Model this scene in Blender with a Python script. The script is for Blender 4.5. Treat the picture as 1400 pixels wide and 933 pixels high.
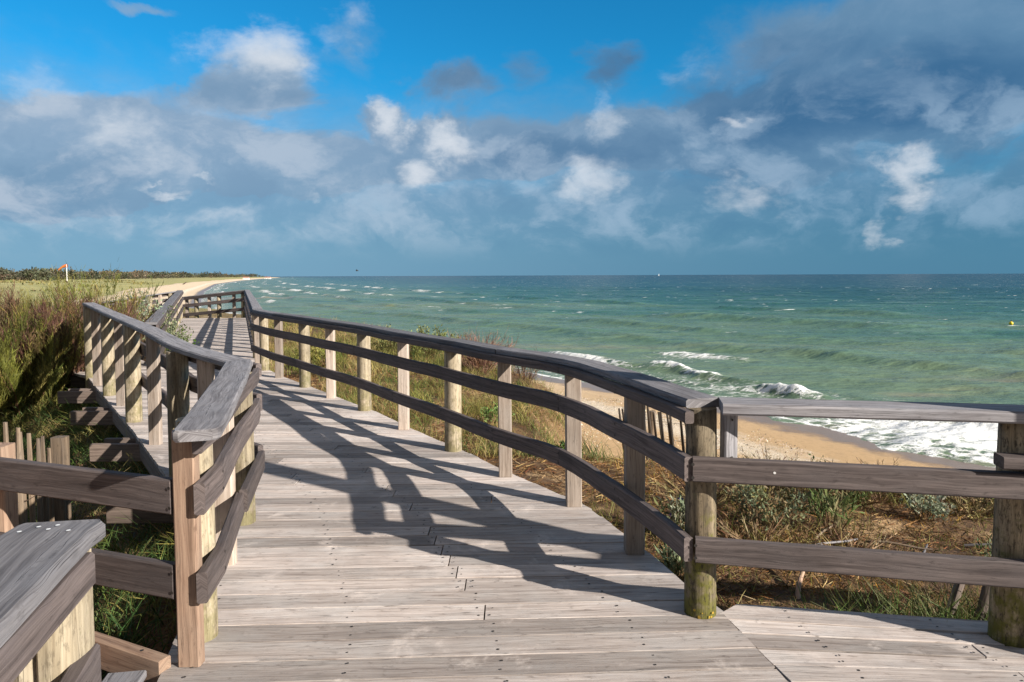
import bpy, math, random
import numpy as np

random.seed(7)
RNG = np.random.default_rng(11)
for o in list(bpy.data.objects):
    bpy.data.objects.remove(o)
SC = bpy.context.scene
COL = SC.collection
R = math.radians

# ------------------------------------------------------------------ camera
cam_d = bpy.data.cameras.new('camera')
cam = bpy.data.objects.new('camera', cam_d)
COL.objects.link(cam)
cam.location = (0, 0, 1.56)
cam.rotation_mode = 'XYZ'
from mathutils import Matrix, Vector
cam.rotation_euler = (Matrix.Rotation(R(90 - 3.0), 3, 'X') @ Matrix.Rotation(R(-0.23), 3, 'Z')).to_euler()
cam_d.sensor_fit = 'HORIZONTAL'
cam_d.sensor_width = 36
cam_d.lens = 36 * 952 / 1400
cam_d.shift_y = -0.02836
cam_d.clip_start = 0.05
cam_d.clip_end = 90000
SC.camera = cam

# ------------------------------------------------------------------ exposure
vs = SC.view_settings
vs.view_transform = 'Standard'
vs.look = 'None'
vs.gamma = 1
vs.exposure = 0.9
try:
    vs.use_curve_mapping = False
except Exception:
    pass

# ------------------------------------------------------------------ sun
SUN_DIR = Vector((1.82, -1.20, 1.0)).normalized()      # towards the sun
sun_d = bpy.data.lights.new('sun', 'SUN')
sun_d.energy = 5.0
sun_d.angle = R(0.53)
sun_d.color = (1.0, 0.915, 0.81)
sun = bpy.data.objects.new('sun', sun_d)
COL.objects.link(sun)
sun.rotation_euler = SUN_DIR.to_track_quat('Z', 'Y').to_euler()
sun.location = (20, -12, 12)

# ------------------------------------------------------------------ sky
W = bpy.data.worlds.new('World')
SC.world = W
W.use_nodes = True
nt = W.node_tree
for n in list(nt.nodes):
    nt.nodes.remove(n)


class NT:
    """small helper for wiring nodes"""
    def __init__(s, tree):
        s.t = tree

    def n(s, typ, **kw):
        nd = s.t.nodes.new(typ)
        for k, v in kw.items():
            setattr(nd, k, v)
        return nd

    def link(s, a, b):
        s.t.links.new(a, b)

    def put(s, sock, v):
        if hasattr(v, 'is_output'):
            s.t.links.new(v, sock)
        else:
            sock.default_value = v

    def m(s, op, a, b=None, c=None, clamp=False):
        nd = s.n('ShaderNodeMath', operation=op, use_clamp=clamp)
        s.put(nd.inputs[0], a)
        if b is not None:
            s.put(nd.inputs[1], b)
        if c is not None:
            s.put(nd.inputs[2], c)
        return nd.outputs[0]

    def v(s, op, a, b=None, out=0):
        nd = s.n('ShaderNodeVectorMath', operation=op)
        s.put(nd.inputs[0], a)
        if b is not None:
            s.put(nd.inputs[1], b)
        return nd.outputs[out]

    def mix(s, f, a, b, typ='MIX'):
        nd = s.n('ShaderNodeMix', data_type='RGBA', blend_type=typ)
        s.put(nd.inputs[0], f)
        s.put(nd.inputs[6], a)
        s.put(nd.inputs[7], b)
        return nd.outputs[2]

    def rng(s, x, a, b, c=0.0, d=1.0, smooth=True):
        nd = s.n('ShaderNodeMapRange', interpolation_type='SMOOTHSTEP' if smooth else 'LINEAR')
        s.put(nd.inputs[0], x)
        nd.inputs[1].default_value = a
        nd.inputs[2].default_value = b
        nd.inputs[3].default_value = c
        nd.inputs[4].default_value = d
        return nd.outputs[0]

    def noise(s, vec, scale, detail=4, rough=0.55, dist=0.0, out=0, lac=2.0):
        nd = s.n('ShaderNodeTexNoise')
        if vec is not None:
            s.put(nd.inputs['Vector'], vec)
        nd.inputs['Scale'].default_value = scale
        nd.inputs['Detail'].default_value = detail
        nd.inputs['Roughness'].default_value = rough
        nd.inputs['Distortion'].default_value = dist
        nd.inputs['Lacunarity'].default_value = lac
        return nd.outputs[out]

    def xyz(s, x, y, z):
        nd = s.n('ShaderNodeCombineXYZ')
        s.put(nd.inputs[0], x)
        s.put(nd.inputs[1], y)
        s.put(nd.inputs[2], z)
        return nd.outputs[0]

    def sep(s, vec):
        nd = s.n('ShaderNodeSeparateXYZ')
        s.put(nd.inputs[0], vec)
        return nd.outputs

    def scale(s, vec, sc):
        nd = s.n('ShaderNodeMapping')
        s.put(nd.inputs[0], vec)
        nd.inputs['Scale'].default_value = sc
        return nd.outputs[0]

    def ramp(s, f, stops):
        nd = s.n('ShaderNodeValToRGB')
        s.put(nd.inputs[0], f)
        e = nd.color_ramp.elements
        while len(e) < len(stops):
            e.new(0.5)
        for q, (p, c) in zip(e, stops):
            q.position = p
            q.color = (c[0], c[1], c[2], 1)
        return nd.outputs[0]


def rgba(c):
    return (c[0], c[1], c[2], 1.0)


def srgb(r, g, b):
    f = lambda c: (c / 255 / 12.92) if c / 255 <= 0.04045 else ((c / 255 + 0.055) / 1.055) ** 2.4
    return (f(r), f(g), f(b))


w = NT(nt)
SKY_STRENGTH = 0.1
sky = w.n('ShaderNodeTexSky', sky_type='NISHITA')
sky.sun_disc = False
sky.sun_elevation = math.asin(SUN_DIR.z)
sky.sun_rotation = math.atan2(SUN_DIR.x, SUN_DIR.y)
sky.altitude = 0
sky.air_density = 1.0
sky.dust_density = 0.4
sky.ozone_density = 2.5
tc = w.n('ShaderNodeTexCoord')
dirv = tc.outputs['Generated']
dx, dy, dz = w.sep(dirv)[0:3]
az = w.m('ARCTAN2', dx, dy)
el = w.m('ARCSINE', dz)
ae = w.xyz(az, el, 0.0)
ae_s = w.scale(ae, (1.0, 1.55, 1.0))
n_warp = w.noise(ae_s, 5.5, 7, 0.6, 0.3, out=1)
wv = w.v('MULTIPLY', w.v('SUBTRACT', n_warp, (0.5, 0.5, 0.5)), (0.17, 0.10, 0.0))
aw = w.v('ADD', ae, wv)
n_big = w.noise(ae_s, 6.0, 8, 0.6, 0.2)
n_mid = w.noise(w.v('ADD', ae_s, (3.1, 1.7, 0.0)), 13.0, 8, 0.62, 0.35)
rl_v = w.scale(aw, (7.0, 10.5, 1.0))
rel_a = w.noise(rl_v, 1.0, 7, 0.58, 0.25)
rel_b = w.noise(w.v('ADD', rl_v, (0.10, 0.30, 0.0)), 1.0, 7, 0.58, 0.25)
relief = w.m('SUBTRACT', rel_a, rel_b)          # tops of the heaps face the light
awp = None
n_fin = w.noise(w.v('ADD', ae_s, (7.3, 2.2, 0.0)), 30.0, 7, 0.62, 0.4)


def blob_sum(vec, blobs, soft=1.0):
    tot = None
    for (a, e, ra, re, wt) in blobs:
        d = w.v('MULTIPLY', w.v('SUBTRACT', vec, (a, e, 0)), (1 / ra, 1 / re, 0))
        ln = w.v('LENGTH', d, out=1)
        g = w.rng(ln, 1.5, 0.15, 0.0, wt)
        tot = g if tot is None else w.m('ADD', tot, g)
    return tot


def blob_max(vec, blobs):
    tot = None
    for (a, e, ra, re, wt) in blobs:
        d = w.v('MULTIPLY', w.v('SUBTRACT', vec, (a, e, 0)), (1 / ra, 1 / re, 0))
        ln = w.v('LENGTH', d, out=1)
        g = w.rng(ln, 2.0, 0.1, 0.0, wt)
        tot = g if tot is None else w.m('MAXIMUM', tot, g)
    return tot


AMBIENT_GREY = (0.25, 0.236, 0.236)  # grey mixed into the unseen sky overhead and behind, added to neutralise ambient light
SKY_TINT = (0.06, 0.58, 0.80)
CLOUD_BANKS = [
    (0.020, 0.225, 0.26, 0.055, 0.42),
    (-0.200, 0.170, 0.20, 0.060, 0.40),
    (-0.600, 0.161, 0.172, 0.073, 0.90),
    (-0.466, 0.160, 0.179, 0.066, 0.90),
    (-0.630, 0.100, 0.150, 0.066, 0.80),
    (-0.337, 0.269, 0.080, 0.044, 0.80),
    (-0.355, 0.238, 0.113, 0.025, 0.60),
    (-0.212, 0.319, 0.050, 0.052, 0.40),
    (-0.481, 0.332, 0.058, 0.008, 0.50),
    (-0.086, 0.264, 0.057, 0.028, 0.55),
    (0.135, 0.294, 0.050, 0.038, 0.70),
    (0.017, 0.286, 0.036, 0.026, 0.40),
    (0.461, 0.274, 0.205, 0.090, 1.00),
    (0.640, 0.254, 0.131, 0.117, 0.90),
    (0.446, 0.207, 0.222, 0.039, 0.90),
    (0.063, 0.171, 0.221, 0.044, 0.75),
    (0.206, 0.196, 0.144, 0.038, 0.60),
    (0.377, 0.140, 0.253, 0.056, 0.85),
    (-0.082, 0.156, 0.135, 0.050, 0.55),
    (-0.273, 0.132, 0.150, 0.048, 0.70),
    (-0.183, 0.218, 0.035, 0.033, 0.60),
    (-0.103, 0.181, 0.046, 0.034, 0.60),
]
CLOUD_PUFFS = [
    (-0.178, 0.213, 0.024, 0.031, 1.00),
    (-0.099, 0.188, 0.035, 0.024, 1.00),
    (-0.126, 0.141, 0.035, 0.022, 0.95),
    (-0.343, 0.292, 0.062, 0.035, 0.90),
    (-0.494, 0.173, 0.045, 0.035, 0.70),
    (-0.476, 0.114, 0.027, 0.006, 0.75),
    (-0.419, 0.128, 0.026, 0.006, 0.75),
    (0.127, 0.224, 0.025, 0.029, 0.60),
    (0.110, 0.132, 0.036, 0.034, 0.80),
    (0.318, 0.104, 0.044, 0.019, 0.70),
    (0.515, 0.117, 0.028, 0.025, 0.95),
    (0.482, 0.060, 0.015, 0.017, 0.60),
    (0.321, 0.209, 0.028, 0.007, 0.60),
    (-0.594, 0.227, 0.036, 0.032, 0.45),
    (0.264, 0.286, 0.043, 0.027, 0.35),
    (0.506, 0.261, 0.031, 0.017, 0.30),
    (-0.221, 0.327, 0.035, 0.031, 0.35),
    (-0.264, 0.113, 0.014, 0.010, 0.60),
    (-0.395, 0.080, 0.036, 0.010, 0.40),
]
CLOUD_DARKS = [
    (0.462, 0.214, 0.205, 0.043, 1.00),
    (0.348, 0.252, 0.138, 0.053, 0.70),
    (0.135, 0.289, 0.060, 0.036, 0.95),
    (-0.086, 0.264, 0.057, 0.028, 0.90),
    (0.017, 0.283, 0.041, 0.028, 0.80),
    (0.063, 0.176, 0.162, 0.028, 0.70),
    (-0.587, 0.112, 0.124, 0.042, 0.55),
    (-0.337, 0.242, 0.105, 0.022, 0.60),
    (0.255, 0.136, 0.140, 0.029, 0.40),
    (0.579, 0.192, 0.089, 0.033, 0.60),
    (-0.480, 0.100, 0.177, 0.022, 0.40),
]
cov_b = blob_sum(aw, CLOUD_BANKS)
cov = w.rng(w.m('ADD', cov_b, w.m('MULTIPLY', w.m('SUBTRACT', n_big, 0.5), 1.1)), 0.22, 0.80)
# the low veil of cloud that thickens towards the horizon
veil = w.rng(w.m('ADD', el, w.m('MULTIPLY', w.m('SUBTRACT', n_big, 0.5), 0.22)), 0.30, 0.10)
cov = w.m('MAXIMUM', cov, w.m('MULTIPLY', veil, 0.95))
n_w2 = w.noise(ae_s, 17.0, 6, 0.6, 0.3, out=1)
awp = w.v('ADD', aw, w.v('MULTIPLY', w.v('SUBTRACT', n_w2, (0.5, 0.5, 0.5)), (0.085, 0.060, 0.0)))
brt_b = blob_max(awp, CLOUD_PUFFS)
brt = w.rng(w.m('ADD', brt_b, w.m('ADD', w.m('MULTIPLY', w.m('SUBTRACT', n_mid, 0.5), 0.9), w.m('MULTIPLY', w.m('SUBTRACT', n_fin, 0.5), 0.5))), 0.16, 1.22)
drk = w.rng(w.m('ADD', blob_max(aw, CLOUD_DARKS), w.m('MULTIPLY', w.m('SUBTRACT', n_big, 0.5), 0.8)), 0.1, 0.95)

K = 1.0 / SKY_STRENGTH
k3 = lambda c, f=1.0: (c[0] * K * f, c[1] * K * f, c[2] * K * f, 1.0)
EXPF = 2 ** -vs.exposure
grey = w.mix(w.rng(az, -0.65, 0.65), k3(srgb(142, 170, 198), EXPF), k3(srgb(98, 138, 172), EXPF))
low = w.mix(w.rng(az, -0.65, 0.65), k3(srgb(128, 166, 195), EXPF), k3(srgb(83, 130, 161), EXPF))
grey = w.mix(w.rng(el, 0.20, 0.03), grey, low)
dark = w.mix(w.rng(az, -0.5, 0.5), k3(srgb(106, 142, 175), EXPF), k3(srgb(58, 106, 148), EXPF))
grey = w.mix(w.m('MULTIPLY', drk, 0.9), grey, dark)
band = w.m('MULTIPLY', w.rng(el, 0.012, 0.075), w.rng(el, 0.27, 0.17, 0.22, 1.0))
lump = w.m('MULTIPLY', w.rng(w.m('ADD', relief, w.m('MULTIPLY', w.m('SUBTRACT', n_mid, 0.5), 0.35)), -0.07, 0.20), band)
grey = w.mix(w.m('MULTIPLY', lump, 0.72), grey, w.mix(w.rng(az, -0.65, 0.65), k3(srgb(190, 203, 219), EXPF), k3(srgb(150, 178, 204), EXPF)))
shad = w.m('MULTIPLY', w.rng(relief, -0.02, -0.20), band)
grey = w.mix(w.m('MULTIPLY', shad, 0.28), grey, dark)
nis = w.v('MULTIPLY', sky.outputs[0], SKY_TINT)
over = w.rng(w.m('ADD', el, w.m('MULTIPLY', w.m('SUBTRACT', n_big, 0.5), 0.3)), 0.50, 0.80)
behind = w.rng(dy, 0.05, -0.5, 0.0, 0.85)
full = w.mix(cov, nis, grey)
full = w.mix(w.m('MAXIMUM', over, behind), full, k3(AMBIENT_GREY, EXPF))
full = w.mix(w.m('MULTIPLY', brt, 0.88), full, k3(srgb(222, 228, 236), EXPF))
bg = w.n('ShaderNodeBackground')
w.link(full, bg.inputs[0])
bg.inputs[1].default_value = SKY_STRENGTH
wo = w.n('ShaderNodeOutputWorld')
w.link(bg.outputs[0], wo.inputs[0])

# ==================================================================
# numpy noise
def _hash(ix, iy, seed):
    h = (ix.astype(np.int64) * 374761393 + iy.astype(np.int64) * 668265263 + seed * 974634777) & 0xffffffff
    h = ((h ^ (h >> 13)) * 1274126177) & 0xffffffff
    h = h ^ (h >> 16)
    return (h & 0xffff) / 65535.0


def vnoise(x, y, seed=0):
    x = np.asarray(x, float)
    y = np.asarray(y, float)
    ix = np.floor(x)
    iy = np.floor(y)
    fx = x - ix
    fy = y - iy
    fx = fx * fx * (3 - 2 * fx)
    fy = fy * fy * (3 - 2 * fy)
    a = _hash(ix, iy, seed)
    b = _hash(ix + 1, iy, seed)
    c = _hash(ix, iy + 1, seed)
    d = _hash(ix + 1, iy + 1, seed)
    return (a * (1 - fx) + b * fx) * (1 - fy) + (c * (1 - fx) + d * fx) * fy


def fbm(x, y, oct=4, seed=0, gain=0.5):
    s = 0
    a = 1.0
    t = 0
    for i in range(oct):
        s = s + a * vnoise(x * 2 ** i + 17.3 * i, y * 2 ** i - 9.1 * i, seed + i)
        t += a
        a *= gain
    return s / t


def sstep(a, b, x):
    t = np.clip((x - a) / (b - a), 0, 1)
    return t * t * (3 - 2 * t)


# ------------------------------------------------------------------ shoreline and terrain
SEA = -5.44
SHORE = np.array([(77, -59), (42, -11), (26.2, 10), (17.9, 25.0), (12.6, 35.7), (3.3, 47.5), (-4.8, 59.4), (-29, 90), (-62, 138),
                  (-137, 311), (-270, 640), (-461, 1190), (-800, 2250), (-1202, 3640), (-1500, 4200), (-4200, 5600)], float)


def shore_dist(x, y):
    """signed distance to the waterline (inland positive) and the position along it"""
    best = np.full(x.shape, 1e18)
    sgn = np.zeros(x.shape)
    sl = np.zeros(x.shape)
    acc = 0.0
    for (ax, ay), (bx, by) in zip(SHORE[:-1], SHORE[1:]):
        ex, ey = bx - ax, by - ay
        L = math.hypot(ex, ey)
        t = np.clip(((x - ax) * ex + (y - ay) * ey) / (L * L), 0, 1)
        qx = x - (ax + t * ex)
        qy = y - (ay + t * ey)
        d = qx * qx + qy * qy
        cr = ex * (y - ay) - ey * (x - ax)
        m = d < best
        best = np.where(m, d, best)
        sgn = np.where(m, np.sign(cr), sgn)
        sl = np.where(m, acc + t * L, sl)
        acc += L
    return np.sqrt(best) * sgn, sl


def crest(x, y):
    """inland distance of the dune edge, varying along the shore"""
    s = -0.55 * (x - 11) + 0.83 * (y - 35)
    c = np.interp(s, [-40, -20, -18, -16.5, -15, -13, -11, -8, 0, 30, 120, 400], [20.9, 20.9, 21.5, 23.3, 22.9, 21.4, 20.7, 20.3, 20.4, 20.6, 24, 26])
    return c + (fbm(x * 0.5, y * 0.5, 3, 40) - 0.5) * 1.2


def terrain_z(x, y):
    x = np.asarray(x, float)
    y = np.asarray(y, float)
    D, sl = shore_dist(x, y)
    r = np.hypot(x, y)
    c = crest(x, y)
    off = D - c
    beach = np.interp(D, [-400, -60, -10, 0, 6, 11, 16, 30], [-14, -9, -6.4, -5.44, -5.0, -4.55, -3.9, -2.6])
    s_ = -0.55 * (x - 11) + 0.83 * (y - 35)
    lift = np.interp(s_, [-25, -17, -14.5, -12, -8, 0, 20], [0.0, 0.0, 0.0, 0.08, 0.18, 0.2, 0.1])
    inl = np.interp(D, [26.2, 27.9, 31.4, 42, 70, 120], [0, -0.08, -0.72, -0.72, -0.5, -0.4])
    dune = np.interp(off, [-4, -1.8, 0, 1.5, 3.5], [-3.6, -2.0, -0.56, -0.42, -0.32]) + lift * (1 - sstep(26.4, 29.9, D)) * sstep(-3, 0, off) + inl
    mix = sstep(-3.2, -0.6, off)
    near = beach * (1 - mix) + dune * mix
    # far dunes: wide beach, then a long grassy rise
    fo = D - 26 - 10 * (fbm(x * 0.02, y * 0.02, 3, 7) - 0.5)
    far_d = np.interp(fo, [-6, 0, 10, 30, 80, 300, 2000], [-4.4, -3.9, -2.6, -1.5, -0.9, -0.5, 0.5]) + np.clip(fo / 40, 0, 1) * (fbm(x * 0.035, y * 0.035, 4, 3) - 0.5) * 2.2
    fmix = sstep(-4, 2, fo)
    far = beach * (1 - fmix) + far_d * fmix
    fw = sstep(45, 95, r)
    z = near * (1 - fw) + far * fw
    land = sstep(8, 22, D)
    rough = (fbm(x * 0.7, y * 0.7, 4, 21) - 0.5) * 0.22 * land * (1 - fw) + (fbm(x * 3.1, y * 3.1, 3, 22) - 0.5) * 0.06 * land * (1 - fw)
    beachr = (fbm(x * 1.1, y * 1.1, 4, 23) - 0.5) * 0.10 * sstep(2, 8, D) * (1 - land)
    z = z + rough + beachr
    # the walk stands clear of the ground
    wx = np.interp(y, [-2, 1, 3, 4.5, 5.5, 6.7, 8.8, 11, 13, 26.5, 40], [0.25, 0.2, -0.1, -0.65, -1.2, -1.9, -3.2, -4.6, -5.6, -11.2, -16.5])
    under = 1 - sstep(1.6, 3.2, np.abs(x - wx) * np.interp(y, [6, 13], [0.85, 0.93]))
    clear = under * sstep(-3, -1, y) * (1 - sstep(30, 36, y))
    return z * (1 - clear) + np.minimum(z, -0.36) * clear


def tz(x, y):
    return float(terrain_z(np.array([x]), np.array([y]))[0])


# ------------------------------------------------------------------ materials
def mat(name):
    m = bpy.data.materials.new(name)
    m.use_nodes = True
    t = m.node_tree
    for n in list(t.nodes):
        t.nodes.remove(n)
    k = NT(t)
    out = k.n('ShaderNodeOutputMaterial')
    bs = k.n('ShaderNodeBsdfPrincipled')
    k.link(bs.outputs[0], out.inputs[0])
    return m, k, bs, out


def bump(k, bs, h, strength, dist):
    b = k.n('ShaderNodeBump')
    b.inputs['Strength'].default_value = strength
    b.inputs['Distance'].default_value = dist
    k.put(b.inputs['Height'], h)
    k.link(b.outputs[0], bs.inputs['Normal'])
    return b


def attr(k, name, out='Fac'):
    a = k.n('ShaderNodeAttribute')
    a.attribute_name = name
    return a.outputs[out]


def wood(name, pale, mid, darkc, grey=None, grain=0.6, vary=0.5, rough=0.75, moss=0.0, knots=True, b=0.5, fine=1.0, stains=False):
    """weathered wood; grain runs along U (metres), V runs across"""
    m, k, bs, out = mat(name)
    uv = k.n('ShaderNodeUVMap').outputs[0]
    rnd = attr(k, 'rnd')
    uvo = k.v('ADD', uv, k.xyz(k.m('MULTIPLY', rnd, 37.0), k.m('MULTIPLY', rnd, 91.0), 0.0))
    wob = k.noise(k.scale(uvo, (2.2, 9, 1)), 1.0, 3, 0.5)
    uvw = k.v('ADD', uvo, k.xyz(0.0, k.m('MULTIPLY', k.m('SUBTRACT', wob, 0.5), 0.05), 0.0))
    g1 = k.noise(k.scale(uvw, (1.3, 42, 1)), 1.0 * fine, 5, 0.62)
    g2 = k.noise(k.scale(uvw, (5.0, 160, 1)), 1.0 * fine, 3, 0.6)
    blo = k.noise(k.scale(uvo, (2.6, 6, 1)), 1.0, 4, 0.6)
    mot = k.noise(k.scale(uvo, (14, 40, 1)), 1.0, 4, 0.65)
    f = k.m('ADD', k.m('MULTIPLY', g1, 0.62), k.m('MULTIPLY', g2, 0.38))
    c = k.ramp(f, [(0.33, darkc), (0.46, mid), (0.60, pale), (0.80, [min(1, q * 1.12) for q in pale])])
    gcol = grey if grey else mid
    c = k.mix(k.rng(blo, 0.40, 0.68, 0.0, vary), c, rgba(gcol))
    c = k.mix(k.rng(mot, 0.56, 0.74, 0.0, 0.7), c, rgba(darkc))
    big = k.noise(k.scale(uvo, (1.1, 1.7, 1)), 1.0, 5, 0.62)
    c = k.mix(k.rng(big, 0.52, 0.72, 0.0, 0.5), c, rgba([q * 0.55 for q in mid]))
    # cracks: thin dark lines along the grain
    cr = k.noise(k.scale(uvw, (0.9, 75, 1)), 1.0, 2, 0.5)
    crk = k.rng(k.m('ABSOLUTE', k.m('SUBTRACT', cr, 0.5)), 0.012, 0.0)
    crk = k.m('MULTIPLY', crk, k.rng(blo, 0.42, 0.6))
    c = k.mix(k.m('MULTIPLY', crk, 0.75), c, rgba([v * 0.28 for v in darkc]))
    if knots:
        vo = k.n('ShaderNodeTexVoronoi')
        vo.inputs['Scale'].default_value = 1.0
        k.put(vo.inputs['Vector'], k.scale(uvw, (3.0, 9.0, 1)))
        kn = k.rng(vo.outputs['Distance'], 0.14, 0.03)
        sel = k.rng(k.sep(vo.outputs['Color'])[0], 0.72, 0.78)
        c = k.mix(k.m('MULTIPLY', k.m('MULTIPLY', kn, sel), 0.7), c, rgba([v * 0.5 for v in darkc]))
    # each piece has its own tone
    tone = k.rng(rnd, 0.0, 1.0, 0.62, 1.30, smooth=False)
    c = k.mix(1.0, c, k.xyz(tone, tone, tone), 'MULTIPLY')
    if stains:
        geo_ = k.n('ShaderNodeNewGeometry')
        ps_ = geo_.outputs['Position']
        s1 = k.noise(ps_, 0.8, 6, 0.66, 0.4)
        s2 = k.noise(ps_, 3.4, 6, 0.68, 0.3)
        c = k.mix(k.rng(s1, 0.50, 0.68, 0.0, 0.50), c, rgba([q * 0.62 for q in mid]))
        c = k.mix(k.rng(s2, 0.55, 0.72, 0.0, 0.55), c, rgba([min(1, q * 1.25) for q in pale]))
        s3 = k.noise(ps_, 9.0, 5, 0.7)
        c = k.mix(k.rng(s3, 0.60, 0.74, 0.0, 0.6), c, rgba([q * 0.6 for q in darkc]))
    if moss > 0:
        geo = k.n('ShaderNodeNewGeometry')
        pz = k.sep(geo.outputs['Position'])[2]
        mn = k.noise(geo.outputs['Position'], 14, 5, 0.65)
        mf = k.rng(k.m('SUBTRACT', k.m('MULTIPLY', k.m('SUBTRACT', mn, 0.42), 0.9), k.m('MULTIPLY', pz, 0.42)), -0.12, 0.10, 0.0, moss)
        c = k.mix(mf, c, rgba((0.11, 0.105, 0.018)))
        sp_ = k.noise(k.scale(geo.outputs['Position'], (1, 1, 0.35)), 75, 4, 0.7)
        c = k.mix(k.rng(sp_, 0.50, 0.66, 0.0, 0.75 * moss), c, rgba([q * 0.45 for q in darkc]))
        st_ = k.noise(k.scale(geo.outputs['Position'], (1, 1, 0.12)), 22, 4, 0.6)
        c = k.mix(k.rng(st_, 0.52, 0.68, 0.0, 0.65), c, rgba(darkc))
        mn2 = k.noise(geo.outputs['Position'], 38, 4, 0.6)
        c = k.mix(k.rng(mn2, 0.60, 0.74, 0.0, 0.5 * moss), c, rgba((0.17, 0.17, 0.075)))
    k.link(c, bs.inputs['Base Color'])
    bs.inputs['Roughness'].default_value = rough
    bs.inputs['Specular IOR Level'].default_value = 0.35
    hh = k.m('SUBTRACT', k.m('ADD', k.m('MULTIPLY', f, 0.6), k.m('MULTIPLY', mot, 0.25)), k.m('MULTIPLY', crk, 0.6))
    bump(k, bs, hh, b, 0.006)
    return m


M = {}
M['deck'] = wood('deck_wood', (0.57, 0.51, 0.475), (0.39, 0.335, 0.305), (0.15, 0.118, 0.102), (0.50, 0.475, 0.46), vary=0.6, b=0.7, stains=True)
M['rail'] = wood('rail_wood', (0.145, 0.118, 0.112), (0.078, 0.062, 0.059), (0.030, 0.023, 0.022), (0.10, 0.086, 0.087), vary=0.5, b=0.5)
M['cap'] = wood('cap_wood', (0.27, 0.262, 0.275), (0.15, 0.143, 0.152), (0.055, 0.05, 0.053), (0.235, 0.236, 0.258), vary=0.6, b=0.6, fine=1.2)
M['square'] = wood('square_post_wood', (0.47, 0.395, 0.335), (0.33, 0.265, 0.215), (0.15, 0.115, 0.09), (0.42, 0.375, 0.335), vary=0.5, b=0.4)
M['fresh'] = wood('fresh_wood', (0.40, 0.275, 0.195), (0.285, 0.185, 0.13), (0.13, 0.078, 0.052), (0.34, 0.26, 0.20), vary=0.4, b=0.4)
M['log'] = wood('log_wood', (0.42, 0.36, 0.255), (0.28, 0.23, 0.155), (0.105, 0.082, 0.052), (0.33, 0.295, 0.235), vary=0.5, moss=0.55, b=0.6)
M['mosslog'] = wood('mossy_log_wood', (0.33, 0.26, 0.17), (0.18, 0.138, 0.085), (0.05, 0.038, 0.025), (0.22, 0.19, 0.135), vary=0.6, moss=1.0, b=0.8)
M['beam'] = wood('beam_wood', (0.20, 0.155, 0.13), (0.12, 0.09, 0.075), (0.05, 0.036, 0.03), (0.13, 0.11, 0.10), vary=0.5, b=0.5)
M['stake'] = wood('stake_wood', (0.24, 0.18, 0.125), (0.145, 0.105, 0.072), (0.05, 0.036, 0.026), (0.17, 0.145, 0.12), vary=0.5, b=0.7)
M['shadestake'] = wood('shaded_stake_wood', (0.06, 0.047, 0.036), (0.035, 0.027, 0.02), (0.015, 0.011, 0.009), (0.05, 0.042, 0.035), vary=0.4)  # darkened stake wood: shade of the backlit pickets put into the colour
M['landing'] = wood('landing_wood', (0.62, 0.36, 0.20), (0.47, 0.25, 0.13), (0.22, 0.10, 0.05), (0.5, 0.31, 0.2), vary=0.4, b=0.5)


def plain(name, col, rough=0.7, metal=0.0):
    m, k, bs, out = mat(name)
    n = k.noise(k.n('ShaderNodeTexCoord').outputs['Object'], 30, 3)
    k.link(k.mix(k.rng(n, 0.3, 0.7), rgba([c * 0.8 for c in col]), rgba([min(1, c * 1.15) for c in col])), bs.inputs['Base Color'])
    bs.inputs['Roughness'].default_value = rough
    bs.inputs['Metallic'].default_value = metal
    return m


M['screw'] = plain('dark_screw', (0.03, 0.027, 0.025), 0.6, 0.3)
M['lichen'] = plain('yellow_lichen', (0.38, 0.25, 0.03), 0.9)
M['tag'] = plain('pale_fixing', (0.75, 0.75, 0.74), 0.4)
M['wire'] = plain('rusty_wire', (0.12, 0.08, 0.06), 0.6, 0.5)


def leafy(name, rough=0.6, trans=0.25):
    """foliage: each blade or leaf carries its own colour in the attribute col"""
    m, k, bs, out = mat(name)
    c = attr(k, 'col', 'Color')
    geo = k.n('ShaderNodeNewGeometry')
    n = k.noise(geo.outputs['Position'], 9, 3)
    c2 = k.mix(1.0, c, k.xyz(k.rng(n, 0.3, 0.7, 0.8, 1.2), k.rng(n, 0.3, 0.7, 0.82, 1.16), k.rng(n, 0.3, 0.7, 0.85, 1.1)), 'MULTIPLY')
    k.link(c2, bs.inputs['Base Color'])
    bs.inputs['Roughness'].default_value = rough
    bs.inputs['Specular IOR Level'].default_value = 0.25
    if trans:
        tr = k.n('ShaderNodeBsdfTranslucent')
        k.link(c2, tr.inputs[0])
        mx = k.n('ShaderNodeMixShader')
        mx.inputs[0].default_value = trans
        k.link(bs.outputs[0], mx.inputs[1])
        k.link(tr.outputs[0], mx.inputs[2])
        k.link(mx.outputs[0], out.inputs[0])
    return m


M['leaf'] = leafy('plant_leaf')
M['dry'] = leafy('dry_litter', 0.75, 0.1)
M['farleaf'] = leafy('wood_leaf', 0.7, 0.1)


# ------------------------------------------------------------------ mesh helpers
ORIGIN = {}


def tag(o, label=None, cat=None, group=None, kind=None):
    if label:
        o['label'] = label
    if cat:
        o['category'] = cat
    if group:
        o['group'] = group
    if kind:
        o['kind'] = kind
    return o


def thing(name, loc, label, cat, group=None):
    o = bpy.data.objects.new(name, None)
    o.empty_display_size = 0.2
    o.location = loc
    COL.objects.link(o)
    ORIGIN[o.name] = np.array(loc, float)
    return tag(o, label, cat, group)


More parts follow.
